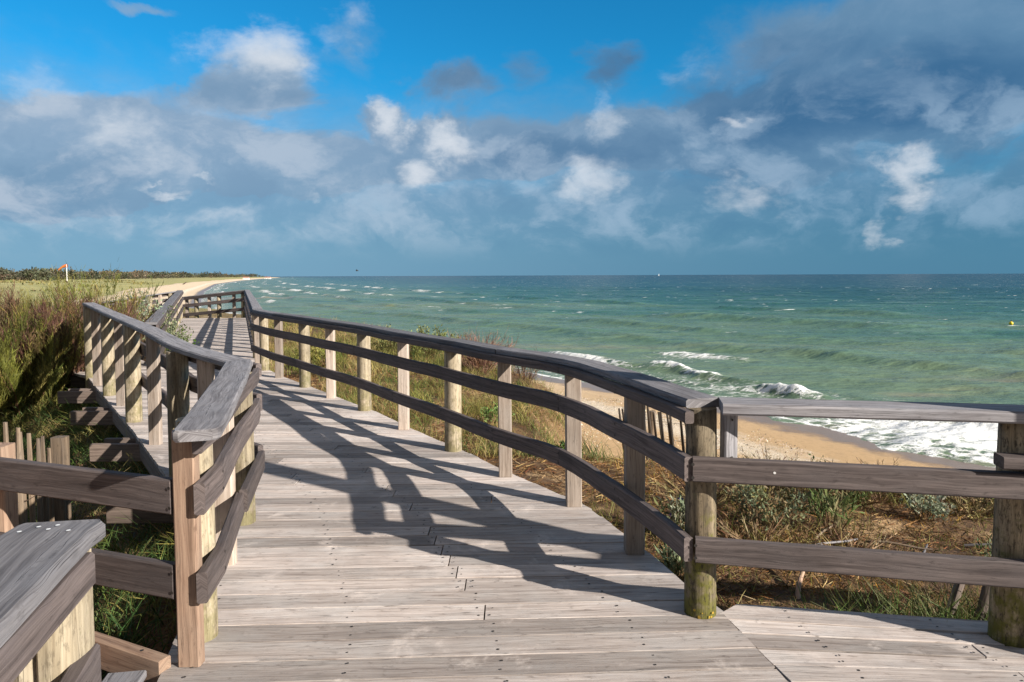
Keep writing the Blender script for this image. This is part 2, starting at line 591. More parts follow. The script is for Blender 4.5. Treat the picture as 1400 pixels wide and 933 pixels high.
class MB:
    def __init__(s):
        s.v = []
        s.f = []
        s.uv = []
        s.rnd = []
        s.mi = []

    def face(s, idx, uvs, rnd, mi=0):
        s.f.append(tuple(idx))
        s.uv.extend(uvs)
        s.rnd.append(rnd)
        s.mi.append(mi)

    def ring_strip(s, rings, lens, closed_caps=True, rnd=None, mi=0):
        """rings: list of lists of points (same count), lens: position of each ring along the grain"""
        rnd = random.random() if rnd is None else rnd
        n = len(rings[0])
        base = len(s.v)
        for r in rings:
            s.v.extend([tuple(p) for p in r])
        per = [0.0]
        r0 = rings[0]
        for i in range(n):
            per.append(per[-1] + math.dist(r0[i], r0[(i + 1) % n]))
        for j in range(len(rings) - 1):
            for i in range(n):
                a = base + j * n + i
                b = base + j * n + (i + 1) % n
                c = base + (j + 1) * n + (i + 1) % n
                d = base + (j + 1) * n + i
                s.face((a, b, c, d), [(lens[j], per[i]), (lens[j], per[i + 1]), (lens[j + 1], per[i + 1]), (lens[j + 1], per[i])], rnd, mi)
        if closed_caps:
            for j, rev in ((0, True), (len(rings) - 1, False)):
                ids = [base + j * n + i for i in range(n)]
                c0 = rings[j][0]
                uvs = [(math.dist(rings[j][i], c0) * 0.3, per[i]) for i in range(n)]
                if rev:
                    ids = ids[::-1]
                    uvs = uvs[::-1]
                s.face(ids, uvs, rnd, mi)

    def disc(s, c, nrm, r, n=7, mi=1):
        nrm = Vector(nrm).normalized()
        t = nrm.orthogonal().normalized()
        b = nrm.cross(t)
        base = len(s.v)
        for i in range(n):
            a = 2 * math.pi * i / n
            s.v.append(tuple(Vector(c) + (t * math.cos(a) + b * math.sin(a)) * r))
        s.face(range(base, base + n), [(0, 0)] * n, 0.5, mi)

    def build(s, name, mats, parent=None, smooth=False):
        me = bpy.data.meshes.new(name)
        off = ORIGIN.get(parent.name, np.zeros(3)) if parent else np.zeros(3)
        V = np.array(s.v, float) - off
        me.from_pydata([tuple(p) for p in V], [], s.f)
        uvl = me.uv_layers.new(name='UVMap')
        uvl.data.foreach_set('uv', np.array(s.uv, np.float32).ravel())
        a = me.attributes.new('rnd', 'FLOAT', 'FACE')
        a.data.foreach_set('value', np.array(s.rnd, np.float32))
        if not isinstance(mats, (list, tuple)):
            mats = [mats]
        for m_ in mats:
            me.materials.append(m_)
        me.polygons.foreach_set('material_index', np.array(s.mi, np.int32))
        if smooth:
            me.polygons.foreach_set('use_smooth', np.ones(len(s.f), bool))
        me.update()
        o = bpy.data.objects.new(name, me)
        COL.objects.link(o)
        if parent:
            o.parent = parent
        ORIGIN[o.name] = off
        return o


def profile(wd, ht, ch):
    a, b = wd / 2, ht / 2
    return [(-a + ch, -b), (a - ch, -b), (a, -b + ch), (a, b - ch), (a - ch, b), (-a + ch, b), (-a, b - ch), (-a, -b + ch)]


def resample(pts, step):
    out = []
    for p, q in zip(pts[:-1], pts[1:]):
        d = math.dist(p, q)
        n = max(1, int(round(d / step)))
        for i in range(n):
            t = i / n
            out.append(tuple(p[k] + (q[k] - p[k]) * t for k in range(len(p))))
    out.append(tuple(pts[-1]))
    return out


def catmull(pts, n=4):
    out = []
    P = [pts[0]] + list(pts) + [pts[-1]]
    for i in range(1, len(P) - 2):
        p0, p1, p2, p3 = [np.array(P[i + j], float) for j in (-1, 0, 1, 2)]
        for j in range(n):
            t = j / n
            out.append(tuple(0.5 * ((2 * p1) + (-p0 + p2) * t + (2 * p0 - 5 * p1 + 4 * p2 - p3) * t * t + (-p0 + 3 * p1 - 3 * p2 + p3) * t ** 3)))
    out.append(tuple(pts[-1]))
    return out


def normals2(pts):
    ns = []
    for i in range(len(pts)):
        a = np.array(pts[max(0, i - 1)][:2], float)
        b = np.array(pts[i][:2], float)
        c = np.array(pts[min(len(pts) - 1, i + 1)][:2], float)
        t1 = b - a if i > 0 else c - b
        t2 = c - b if i < len(pts) - 1 else b - a
        t1 = t1 / np.linalg.norm(t1)
        t2 = t2 / np.linalg.norm(t2)
        n1 = np.array((-t1[1], t1[0]))
        n2 = np.array((-t2[1], t2[0]))
        n = n1 + n2
        n /= np.linalg.norm(n)
        ns.append(n / max(0.5, float(n @ n1)))
    return ns


def offset(pts, d):
    """shift a path sideways; positive d is to its left"""
    ns = normals2(pts)
    return [(p[0] + n[0] * d, p[1] + n[1] * d) + tuple(p[2:]) for p, n in zip(pts, ns)]


def sweep(mb, pts, wd, ht, ch=0.006, rnd=None, jit=0.0015, mi=0, round_end=0.0):
    """a board following pts (x, y, z centre)"""
    ns = normals2(pts)
    prof = profile(wd, ht, ch)
    rings = []
    lens = [0.0]
    for i, (p, n) in enumerate(zip(pts, ns)):
        if i:
            lens.append(lens[-1] + math.dist(pts[i - 1], p))
        j = random.uniform(-jit, jit)
        jz = random.uniform(-jit, jit)
        rings.append([(p[0] + n[0] * (a + j), p[1] + n[1] * (a + j), p[2] + b + jz) for a, b in prof])
    if round_end:
        # worn, rounded first end
        p, n = pts[0], ns[0]
        t = np.array(pts[0][:2]) - np.array(pts[1][:2])
        t = t / np.linalg.norm(t)
        e1 = [(p[0] + t[0] * round_end * 0.7 + n[0] * a * 0.90, p[1] + t[1] * round_end * 0.7 + n[1] * a * 0.90, p[2] + b * 0.97) for a, b in prof]
        e2 = [(p[0] + t[0] * round_end + n[0] * a * 0.70, p[1] + t[1] * round_end + n[1] * a * 0.70, p[2] + b * 0.86) for a, b in prof]
        rings = [e2, e1] + rings
        lens = [-round_end, -round_end * 0.7] + lens
    mb.ring_strip(rings, lens, rnd=rnd, mi=mi)


def straight(mb, a, b, wd, ht, ch=0.005, rnd=None, mi=0, roll=0.0):
    """a bar between two points in any direction"""
    a, b = Vector(a), Vector(b)
    t = (b - a).normalized()
    up = Vector((0, 0, 1)) if abs(t.z) < 0.95 else Vector((math.cos(roll), math.sin(roll), 0))
    s_ = t.cross(up).normalized()
    u = s_.cross(t).normalized()
    L = (b - a).length
    n = max(2, int(L / 0.3) + 1)
    rings = []
    lens = []
    for i in range(n):
        c = a + t * (L * i / (n - 1))
        rings.append([tuple(c + s_ * p + u * q) for p, q in profile(wd, ht, ch)])
        lens.append(L * i / (n - 1))
    mb.ring_strip(rings, lens, rnd=rnd, mi=mi)


def square_post(mb, x, y, z0, z1, wd=0.11, dp=0.09, rot=0.0, lean=(0, 0)):
    c, s_ = math.cos(rot), math.sin(rot)
    n = 6
    rings = []
    lens = []
    for i in range(n):
        t = i / (n - 1)
        z = z0 + (z1 - z0) * t
        rings.append([(x + lean[0] * t + c * a - s_ * b, y + lean[1] * t + s_ * a + c * b, z) for a, b in profile(wd, dp, 0.007)])
        lens.append(z - z0)
    mb.ring_strip(rings, lens)


def round_post(mb, x, y, z0, z1, r=0.075, n=22, taper=0.05, power=2.0, lean=(0, 0), rough=0.02, split=False):
    rings = []
    lens = []
    ph = random.uniform(0, 6)
    m_ = 12
    for i in range(m_):
        t = i / (m_ - 1)
        z = z0 + (z1 - z0) * t
        rr = r * (1 + taper * (0.5 - t))
        ring = []
        for q in range(n):
            a = 2 * math.pi * q / n
            e = (abs(math.cos(a)) ** power + abs(math.sin(a)) ** power) ** (-1 / power)
            k = rr * e * (1 + rough * math.sin(2 * a + ph) + rough * 0.6 * math.sin(3 * a + ph * 2 + z * 3) + random.uniform(-0.006, 0.006))
            if split and q == split:
                k *= 0.72
            ring.append((x + lean[0] * t + k * math.cos(a), y + lean[1] * t + k * math.sin(a), z))
        rings.append(ring)
        lens.append(z - z0)
    mb.ring_strip(rings, lens)


def part_square(parent, *a, mt='square', name='post', **kw):
    mb = MB()
    square_post(mb, *a, **kw)
    return mb.build(name, M[mt], parent)


def part_round(parent, *a, mt='log', name='post', **kw):
    mb = MB()
    round_post(mb, *a, **kw)
    o = mb.build(name, M[mt], parent)
    me = o.data
    fl = np.array([len(p.vertices) == 4 for p in me.polygons])
    if not kw.get('split'):
        me.polygons.foreach_set('use_smooth', fl)
    return o


def part_board(parent, pts, wd, ht, mt='rail', name='rail_board', ch=0.006, screws=None, side=1, **kw):
    mb = MB()
    sweep(mb, resample(pts, 0.28), wd, ht, ch, **kw)
    if screws:
        ns = normals2(pts)
        for i in screws:
            p, n = pts[i], ns[i]
            n = np.array(n) / np.linalg.norm(n)
            for dz_ in (-ht * 0.28, ht * 0.28):
                j = random.uniform(-0.02, 0.02)
                mb.disc((p[0] + n[0] * side * (wd / 2 + 0.0032), p[1] + n[1] * side * (wd / 2 + 0.0032), p[2] + dz_ + j * 0.3), (n[0] * side, n[1] * side, 0), 0.0075)
    return mb.build(name, [M[mt], M['screw']], parent)

# ================================================================== ground
def grid_mesh(name, X, Y, Z, attrs, material, wrap=False):
    nr, na = X.shape
    me = bpy.data.meshes.new(name)
    nv = nr * na
    me.vertices.add(nv)
    co = np.stack([X, Y, Z], -1).astype(np.float32).reshape(-1)
    me.vertices.foreach_set('co', co)
    i = np.arange(nr - 1)[:, None]
    jn = na if wrap else na - 1
    j = np.arange(jn)[None, :]
    a = i * na + j
    b = i * na + (j + 1) % na
    c = (i + 1) * na + (j + 1) % na
    d = (i + 1) * na + j
    q = np.stack([a, b, c, d], -1).reshape(-1, 4)
    # angle grows clockwise seen from above: order for upward normals
    q = q[:, ::-1]
    nf = len(q)
    me.loops.add(nf * 4)
    me.loops.foreach_set('vertex_index', q.reshape(-1).astype(np.int32))
    me.polygons.add(nf)
    me.polygons.foreach_set('loop_start', (np.arange(nf) * 4).astype(np.int32))
    me.polygons.foreach_set('use_smooth', np.ones(nf, bool))
    for k_, v_ in attrs.items():
        at = me.attributes.new(k_, 'FLOAT', 'POINT')
        at.data.foreach_set('value', v_.astype(np.float32).reshape(-1))
    me.update(calc_edges=True)
    me.validate()
    me.materials.append(material)
    o = bpy.data.objects.new(name, me)
    COL.objects.link(o)
    return o


def ground_material():
    m, k, bs, out = mat('dune_ground')
    geo = k.n('ShaderNodeNewGeometry')
    p = geo.outputs['Position']
    D = attr(k, 'D')
    off = attr(k, 'off')
    far = attr(k, 'far')
    n1 = k.noise(p, 0.9, 5, 0.6)
    n2 = k.noise(p, 5.0, 5, 0.65)
    n3 = k.noise(p, 40.0, 4, 0.65)
    n4 = k.noise(p, 160.0, 2, 0.6)
    sand = k.mix(k.rng(n3, 0.3, 0.7), rgba((0.52, 0.335, 0.165)), rgba((0.64, 0.44, 0.24)))
    sand = k.mix(k.rng(n2, 0.45, 0.7, 0.0, 0.5), sand, rgba((0.42, 0.27, 0.135)))
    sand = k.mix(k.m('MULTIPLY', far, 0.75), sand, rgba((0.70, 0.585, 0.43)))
    # bands of broken shell on the upper beach
    sh = k.m('MULTIPLY', k.rng(k.m('ABSOLUTE', k.m('SUBTRACT', k.m('ADD', D, k.m('MULTIPLY', n1, 4.0)), 10.2)), 2.4, 0.3), k.rng(n3, 0.40, 0.56))
    sand = k.mix(k.m('MULTIPLY', sh, 0.85), sand, rgba((0.82, 0.76, 0.64)))
    wr = k.m('MULTIPLY', k.rng(k.m('ABSOLUTE', k.m('SUBTRACT', k.m('ADD', D, k.m('MULTIPLY', n1, 4.0)), 13.6)), 1.0, 0.1), k.rng(n3, 0.55, 0.66))
    sand = k.mix(k.m('MULTIPLY', wr, 0.6), sand, rgba((0.12, 0.08, 0.05)))
    wet = k.rng(k.m('ADD', D, k.m('MULTIPLY', k.m('SUBTRACT', n1, 0.5), 3.0)), 3.9, 2.3)
    sand = k.mix(wet, sand, rgba((0.23, 0.165, 0.12)))
    # dune soil under the plants: litter, moss, bare sand
    soil = k.ramp(k.m('ADD', k.m('MULTIPLY', n2, 0.6), k.m('MULTIPLY', n3, 0.4)), [(0.30, (0.035, 0.020, 0.010)), (0.45, (0.11, 0.055, 0.022)), (0.57, (0.22, 0.125, 0.05)), (0.72, (0.15, 0.105, 0.032))])
    soil = k.mix(k.m('MULTIPLY', k.rng(k.noise(p, 1.4, 4, 0.6), 0.56, 0.66), 0.8), soil, sand)
    soil = k.mix(k.m('MULTIPLY', k.rng(n4, 0.55, 0.7), 0.6), soil, rgba((0.04, 0.025, 0.012)))
    fg = k.noise(p, 0.045, 6, 0.65)
    fg2 = k.noise(p, 0.5, 5, 0.7)
    grass = k.ramp(k.m('ADD', k.m('MULTIPLY', fg, 0.55), k.m('MULTIPLY', fg2, 0.45)), [(0.30, (0.13, 0.14, 0.045)), (0.45, (0.30, 0.29, 0.11)), (0.58, (0.40, 0.36, 0.15)), (0.75, (0.50, 0.42, 0.22))])
    soil = k.mix(far, soil, grass)
    edge = k.rng(k.m('ADD', off, k.m('MULTIPLY', k.m('SUBTRACT', n2, 0.5), 3.0)), -1.6, 0.1)
    c = k.mix(edge, sand, soil)
    k.link(c, bs.inputs['Base Color'])
    k.link(k.m('SUBTRACT', 0.92, k.m('MULTIPLY', wet, 0.62)), bs.inputs['Roughness'])
    h = k.m('ADD', k.m('MULTIPLY', n2, 0.5), k.m('ADD', k.m('MULTIPLY', n3, 0.4), k.m('MULTIPLY', n4, 0.15)))
    b_ = bump(k, bs, k.m('MULTIPLY', h, k.m('SUBTRACT', 1.0, k.m('MULTIPLY', wet, 0.9))), 0.8, 0.12)
    return m


def make_ground():
    na = 900
    ang = np.concatenate([np.linspace(-55, 55, 640, endpoint=False), np.linspace(55, 305, 260, endpoint=False)]) * math.pi / 180
    rr = np.concatenate([[0.05], np.geomspace(0.6, 45, 300, endpoint=False), np.geomspace(45, 15000, 190)])
    A, Rr = np.meshgrid(ang, rr)
    X = Rr * np.sin(A)
    Y = Rr * np.cos(A)
    Z = terrain_z(X, Y)
    D, _ = shore_dist(X, Y)
    r = np.hypot(X, Y)
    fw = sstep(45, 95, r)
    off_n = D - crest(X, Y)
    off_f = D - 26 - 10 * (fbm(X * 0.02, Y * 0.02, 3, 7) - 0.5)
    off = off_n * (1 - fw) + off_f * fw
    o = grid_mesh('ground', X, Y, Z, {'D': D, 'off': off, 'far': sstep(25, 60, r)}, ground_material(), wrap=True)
    tag(o, 'sandy beach and grassy dune running up the coast', 'ground', kind='structure')
    return o


make_ground()


# ================================================================== sea
def sea_material():
    m, k, bs, out = mat('sea_water')
    geo = k.n('ShaderNodeNewGeometry')
    p = geo.outputs['Position']
    off = attr(k, 'offshore')
    foam = attr(k, 'foam')
    crestv = attr(k, 'crest')
    # wind streaks run nearly along the shore
    ps = k.scale(p, (0.010, 0.035, 0.0))
    n1 = k.noise(ps, 1.0, 5, 0.6, 0.6)
    n2 = k.noise(k.scale(p, (0.05, 0.16, 0.0)), 1.0, 5, 0.6, 0.5)
    lo = k.m('ADD', off, k.m('ADD', k.m('MULTIPLY', k.m('SUBTRACT', n1, 0.5), 260.0), k.m('MULTIPLY', k.m('SUBTRACT', n2, 0.5), 85.0)))
    f = k.m('DIVIDE', k.m('LOGARITHM', k.m('MAXIMUM', k.m('ADD', lo, 30.0), 4.0), 10.0), 4.0)
    c = k.ramp(f, [(0.30, (0.23, 0.21, 0.145)), (0.385, (0.140, 0.195, 0.125)), (0.47, (0.095, 0.165, 0.112)), (0.53, (0.042, 0.120, 0.100)), (0.60, (0.012, 0.062, 0.068)), (0.72, (0.006, 0.036, 0.047)), (0.9, (0.005, 0.024, 0.037))])
    c = k.mix(k.rng(crestv, 0.15, 1.0, 0.0, 0.45), c, rgba((0.14, 0.25, 0.185)))
    # foam broken up into lace
    vo = k.n('ShaderNodeTexVoronoi', feature='DISTANCE_TO_EDGE')
    vo.inputs['Scale'].default_value = 1.0
    wv_ = k.v('ADD', k.scale(p, (1.0, 1.5, 0.0)), k.v('MULTIPLY', k.noise(p, 0.9, 4, 0.6, out=1), (1.4, 1.4, 0.0)))
    k.put(vo.inputs['Vector'], wv_)
    lace = k.rng(vo.outputs['Distance'], 0.22, 0.02)
    fn = k.noise(k.scale(p, (1.0, 1.8, 1.0)), 1.1, 6, 0.68)
    fn2 = k.noise(k.scale(p, (1.0, 1.8, 1.0)), 5.0, 4, 0.68)
    ff = k.m('ADD', foam, k.m('ADD', k.m('MULTIPLY', k.m('SUBTRACT', fn, 0.5), 1.1), k.m('ADD', k.m('MULTIPLY', k.m('SUBTRACT', fn2, 0.5), 0.6), k.m('MULTIPLY', k.m('SUBTRACT', lace, 0.4), 0.25))))
    fm = k.m('MULTIPLY', k.rng(ff, 0.38, 0.78), k.rng(foam, 0.03, 0.22))
    # white horses on the open water
    wn = k.noise(k.scale(p, (0.13, 0.50, 0.0)), 1.0, 3, 0.55, 0.4)
    wl = k.noise(k.scale(p, (0.012, 0.03, 0.0)), 1.0, 3, 0.6)
    wf = k.noise(k.scale(p, (0.6, 1.6, 0.0)), 1.0, 3, 0.7)
    wc = k.m('MULTIPLY', k.rng(k.m('ADD', wn, k.m('ADD', k.m('MULTIPLY', k.m('SUBTRACT', wl, 0.5), 0.16), k.m('MULTIPLY', k.m('SUBTRACT', wf, 0.5), 0.10))), 0.680, 0.715), k.rng(off, 25.0, 60.0))
    fm = k.m('MAXIMUM', fm, k.m('MULTIPLY', wc, 1.0))
    c = k.mix(fm, c, rgba((0.78, 0.80, 0.80)))
    k.link(c, bs.inputs['Base Color'])
    k.link(k.m('ADD', 0.22, k.m('MULTIPLY', fm, 0.6)), bs.inputs['Roughness'])
    bs.inputs['IOR'].default_value = 1.33
    k.link(k.m('SUBTRACT', 0.10, k.m('MULTIPLY', fm, 0.07)), bs.inputs['Specular IOR Level'])
    w1 = k.noise(k.scale(p, (0.35, 0.9, 0.0)), 1.0, 5, 0.6, 0.4)
    w2 = k.noise(k.scale(p, (1.6, 3.6, 0.0)), 1.0, 4, 0.62, 0.3)
    w3 = k.noise(k.scale(p, (0.05, 0.16, 0.0)), 1.0, 5, 0.6, 0.4)
    h = k.m('ADD', k.m('MULTIPLY', w1, 0.9), k.m('ADD', k.m('MULTIPLY', w2, 0.34), k.m('ADD', k.m('MULTIPLY', w3, 3.2), k.m('MULTIPLY', fm, 0.25))))
    bump(k, bs, h, 0.5, 0.5)
    return m


def make_sea():
    ang = np.concatenate([np.linspace(-62, -36, 120, endpoint=False), np.linspace(-36, 42, 900, endpoint=False), np.linspace(42, 100, 160)]) * math.pi / 180
    rr = np.concatenate([np.geomspace(17, 420, 720, endpoint=False), np.geomspace(420, 60000, 150)])
    A, Rr = np.meshgrid(ang, rr)
    X = Rr * np.sin(A)
    Y = Rr * np.cos(A)
    D, S = shore_dist(X, Y)
    o_ = -D
    r = Rr
    sh = sstep(2, 20, o_)
    fadeout = 1 - sstep(500, 1400, r)
    # wind sea: crests lie roughly along the shore
    u = o_
    z = np.zeros_like(X)
    wob = (fbm(X * 0.02, Y * 0.05, 3, 60) - 0.5) * 26
    z += 0.06 * np.sin((u + wob) * 2 * math.pi / 15.0) * (0.35 + 1.3 * fbm(X * 0.012, Y * 0.03, 3, 61))
    z += 0.55 * (fbm(X * 0.06, Y * 0.19, 4, 62) - 0.5)
    z += 0.42 * (fbm(X * 0.20, Y * 0.55, 4, 63) - 0.5)
    z += 0.16 * (fbm(X * 0.7, Y * 1.5, 3, 64) - 0.5)
    crestv = np.clip(z / 0.3, 0, 1) * sh
    z = z * (0.12 + 0.88 * sh) * fadeout
    foam = np.zeros_like(X)
    # breaker lines following the shore
    ln = fbm(S * 0.022, S * 0 + 3.3, 3, 70)
    far_s = sstep(60, 140, r)

    def breaker(o0, amp, wdt, fo, gaps, seed, always=0.0):
        nonlocal z, foam, crestv
        line = o0 + (fbm(S * 0.05, S * 0 + seed, 3, seed) - 0.5) * 5.5
        d = o_ - line
        on = np.clip(sstep(gaps - 0.10, gaps + 0.10, fbm(S * 0.045, S * 0 + seed * 1.7, 3, seed + 1)) + always, 0, 1)
        prof = np.where(d < 0, np.exp(-(d / (wdt * 0.45)) ** 2), np.exp(-(d / (wdt * 1.2)) ** 2))
        z += amp * prof * (0.18 + 0.82 * on) * fadeout
        white = np.exp(-((d + wdt * 0.25) / (wdt * 0.55)) ** 2) * on
        trail = np.where(d < 0, np.exp(d / (wdt * 2.6)), 0) * on * 0.7
        foam = np.maximum(foam, fo * np.maximum(white, trail))
        crestv = np.maximum(crestv, prof * (1 - on) * 0.35)

    breaker(8.2, 0.62, 1.5, 1.1, 0.66, 81)
    breaker(3.6, 0.25, 1.0, 0.75, 0.48, 82)
    breaker(17.0, 0.40, 2.0, 0.8, 0.72, 83)
    f0 = foam.copy()
    breaker(26.0, 0.5, 3.0, 1.1, 0.46, 84)
    breaker(40.0, 0.55, 3.5, 1.1, 0.44, 85)
    breaker(60.0, 0.6, 4.5, 1.1, 0.47, 86)
    breaker(90.0, 0.6, 5.0, 1.0, 0.53, 87)
    far_only = sstep(235, 400, S)
    foam = foam * np.clip(0.10 + 1.5 * (fbm(S * 0.11, o_ * 0.16, 3, 95) - 0.22), 0, 1.1)
    foam = f0 * (1 - far_only) + np.maximum(foam, f0) * far_only
    # wash sliding up the sand, lace left behind the breakers
    swash = np.exp(-np.clip(o_, 0, None) / 4.0) * 0.30 + 0.26 * np.exp(-((o_ - 4.5) / 4.0) ** 2)
    # two short crests just curling over, and one by the rock
    for cx_, cy_, lx in ((11.6, 50.6, 1.3), (12.9, 47.0, 1.1), (15.9, 39.9, 1.5)):
        dl = (Y - cy_ + 1.15 * (X - cx_) + 0.5 * np.sin(X * 2.1))
        q_ = np.exp(-(np.abs(X - cx_) / lx) ** 2.6 - np.where(dl > 0, dl / 0.8, dl / 1.3) ** 2)
        foam = np.maximum(foam, 0.95 * q_)
        z = z + 0.42 * q_ * (0.5 + fbm(X * 1.3, Y * 1.3, 3, 96))
    # the unbroken face between them
    dl = (Y - 43.4 + 1.05 * (X - 14.6))
    z = z + 0.45 * np.exp(-((X - 14.4) / 2.6) ** 2 - (dl / 0.9) ** 2)
    foam = np.maximum(foam, swash)
    lead = np.exp(-((o_ + 0.5 + 1.4 * (fbm(S * 0.12, S * 0 + 9.0, 3, 90) - 0.5)) / 0.35) ** 2)
    foam = np.maximum(foam, lead * 0.75)
    # the surf is whiter at the near bend where the wave runs out
    nearb = np.exp(-((X - 20.5) / 8.5) ** 2 - ((Y - 30.0) / 6.5) ** 2)
    foam = np.maximum(foam, nearb * (0.75 + 1.0 * (fbm(X * 0.35, Y * 0.6, 3, 92) - 0.35)))
    z = z + 0.75 * nearb * (fbm(X * 0.35, Y * 0.7, 4, 93) - 0.35)
    foam = foam * fadeout + foam * (1 - fadeout) * 0.9
    Z = SEA + z + 0.03
    sea = grid_mesh('sea', X, Y, Z, {'offshore': o_, 'foam': np.clip(foam, 0, 1.3), 'crest': crestv}, sea_material())
    tag(sea, 'green to teal choppy sea with white surf along the beach', 'sea', kind='structure')


make_sea()

# ================================================================== boardwalk
OUT_R = [(0.97, 3.19), (0.92, 3.25), (0.775, 3.82), (0.50, 4.64), (0.04, 5.35), (-0.43, 6.13), (-1.01, 7.02), (-1.62, 8.03), (-2.22, 8.87), (-2.83, 9.76), (-3.50, 10.68),
         (-4.02, 11.50), (-4.28, 11.92), (-4.46, 12.45), (-9.9, 26.25)]
OUT_L = [(-12.55, 26.35), (-6.32, 12.2), (-7.1, 13.2), (-8.4, 13.6), (-8.9, 12.6), (-7.9, 12.0), (-6.62, 10.80), (-5.12, 8.74), (-3.85, 7.0), (-2.74, 5.42), (-1.86, 4.32), (-1.66, 3.7), (-1.41, 2.72), (-1.16, 1.75), (-1.02, 0.6), (-0.98, -1.6)]
POLY_MAIN = [(1.42, -1.6), (1.30, 1.2), (0.965, 3.1)] + OUT_R + OUT_L
POLY_SIDE = [(5.2, -1.6), (5.2, 2.35), (3.3, 2.62), (2.26, 2.985), (1.91, 3.07), (1.66, 3.13), (1.35, 3.18), (0.985, 3.195), (0.975, 3.1), (1.31, 1.2), (1.43, -1.6)]


def crossings(poly, f0, m):
    """x values where the line y = f0 + m x meets the outline"""
    xs = []
    n = len(poly)
    for i in range(n):
        (ax, ay), (bx, by) = poly[i], poly[(i + 1) % n]
        da = ay - (f0 + m * ax)
        db = by - (f0 + m * bx)
        if (da > 0) != (db > 0):
            t = da / (da - db)
            xs.append(ax + t * (bx - ax))
    return sorted(xs)


def plank(mb, xa, xb, sa, sb_, f0, m0, f1, m1, ztop, th=0.034, rag=0.02, rnd=None):
    """one deck board between the lines y=f0+m0 x and y=f1+m1 x"""
    xa += random.uniform(-rag, rag)
    xb += random.uniform(-rag, rag)
    if xb - xa < 0.06:
        return
    rnd = random.random() if rnd is None else rnd
    n = max(2, int((xb - xa) / 0.45) + 1)
    ch = 0.0018
    dz0 = random.uniform(-0.0025, 0.0025)
    dz1 = random.uniform(-0.0025, 0.0025)
    rings = []
    lens = []
    cup = random.uniform(0.0, 0.0022)
    for i in range(n):
        t = i / (n - 1)
        x = xa + (xb - xa) * t
        ya = f0 + m0 * x + random.uniform(-0.0012, 0.0012)
        yb = f1 + m1 * x + random.uniform(-0.0012, 0.0012)
        zt = ztop + dz0 + (dz1 - dz0) * t
        q = (sa * (1 - t) + sb_ * t) / 2
        rings.append([(x - q, ya, zt - th), (x - q, ya, zt - ch), (x - q, ya + ch, zt), (x, (ya + yb) / 2, zt - cup), (x + q, yb - ch, zt), (x + q, yb, zt - ch), (x + q, yb, zt - th)])
        lens.append(x - xa)
    mb.ring_strip(rings, lens, rnd=rnd)


def make_decking(poly, y0, y1, slope, name, parent, mtl, ztop=0.0, pitch=0.148, gap=0.006, joists=None, screws_to=9.0, rag=0.008, cutk=0.92):
    mb = MB()
    y = y0
    row = 0
    while y < y1:
        m0, m1 = slope(y), slope(y + pitch)
        fc = y + pitch / 2
        mc = (m0 + m1) / 2
        xs = crossings(poly, fc, mc)
        xl = crossings(poly, y, m0)
        xh = crossings(poly, y + pitch, m1)
        same = len(xl) == len(xs) == len(xh)
        for ii, (xa, xb) in enumerate(zip(xs[0::2], xs[1::2])):
            s_l = s_r = 0.0
            if same:
                s_l = max(-0.16, min(0.16, xh[2 * ii] - xl[2 * ii]))
                s_r = max(-0.16, min(0.16, xh[2 * ii + 1] - xl[2 * ii + 1]))
            cuts = [xa]
            js = joists(y) if joists else []
            if js:
                inner = [j for j in js if xa + 0.35 < j < xb - 0.35]
                # butt joints fall on a few of the joists
                for q, j in enumerate(inner):
                    if (q * 2 + row * 3) % 5 == 0 or random.random() < 0.22:
                        if j - cuts[-1] > 0.8 and xb - j > 0.5:
                            cuts.append(j)
            cuts.append(xb)
            for a, b in zip(cuts[:-1], cuts[1:]):
                ga = 0.0035 if a != xa else 0
                gb = 0.0035 if b != xb else 0
                plank(mb, a + ga, b - gb, 0.0 if ga else s_l * cutk, 0.0 if gb else s_r * cutk, y + gap / 2, m0, y + pitch - gap / 2, m1, ztop, rag=0.0 if (ga or gb) else rag)
                if y < screws_to:
                    for j in js:
                        if a - 0.02 < j < b + 0.02:
                            for yy in (0.28, 0.72):
                                for sx in ([-0.03, 0.03] if any(abs(j - c_) < 0.01 for c_ in cuts) else [0.0]):
                                    x = j + sx + random.uniform(-0.008, 0.008)
                                    if a + 0.01 < x < b - 0.01:
                                        yv = y + pitch * yy + (m0 + (m1 - m0) * yy) * x + random.uniform(-0.006, 0.006)
                                        mb.disc((x, yv, ztop + 0.003), (0, 0, 1), random.uniform(0.004, 0.007), 6)
        y += pitch
        row += 1
    return mb.build(name, [M[mtl], M['screw']], parent)


def lerp_path(path, y):
    ys = [p[1] for p in path]
    xs = [p[0] for p in path]
    return float(np.interp(y, ys, xs))


MID = [(0.25, -2), (0.2, 1), (-0.1, 3), (-0.65, 4.5), (-1.2, 5.5), (-1.9, 6.7), (-3.2, 8.8), (-4.6, 11), (-5.6, 13), (-11.2, 26.5)]


def main_joists(y):
    c = lerp_path(MID, y)
    return [c + k_ * 0.62 for k_ in range(-9, 9)]


bw = thing('boardwalk', (-1, 4, 0), 'winding boardwalk of weathered grey planks leading along the dune', 'boardwalk')
make_decking(POLY_MAIN, -1.5, 26.5, lambda y: float(np.interp(y, [0, 3, 6, 12], [0.045, 0.040, -0.005, -0.02])), 'decking', bw, 'deck', joists=main_joists)
make_decking(POLY_SIDE, -1.52, 3.6, lambda y: float(np.interp(y, [1.6, 2.6, 3.25], [-0.01, -0.03, -0.14])), 'side_decking', bw, 'deck', joists=lambda y: [1.31 + 0.62 * k_ + (2.9 - y) * 0.17 for k_ in range(0, 8)], rag=0.0, cutk=1.0)


def bar_part(name, parent, mt, bars):
    mb = MB()
    for b_ in bars:
        straight(mb, *b_)
    return mb.build(name, M[mt], parent)


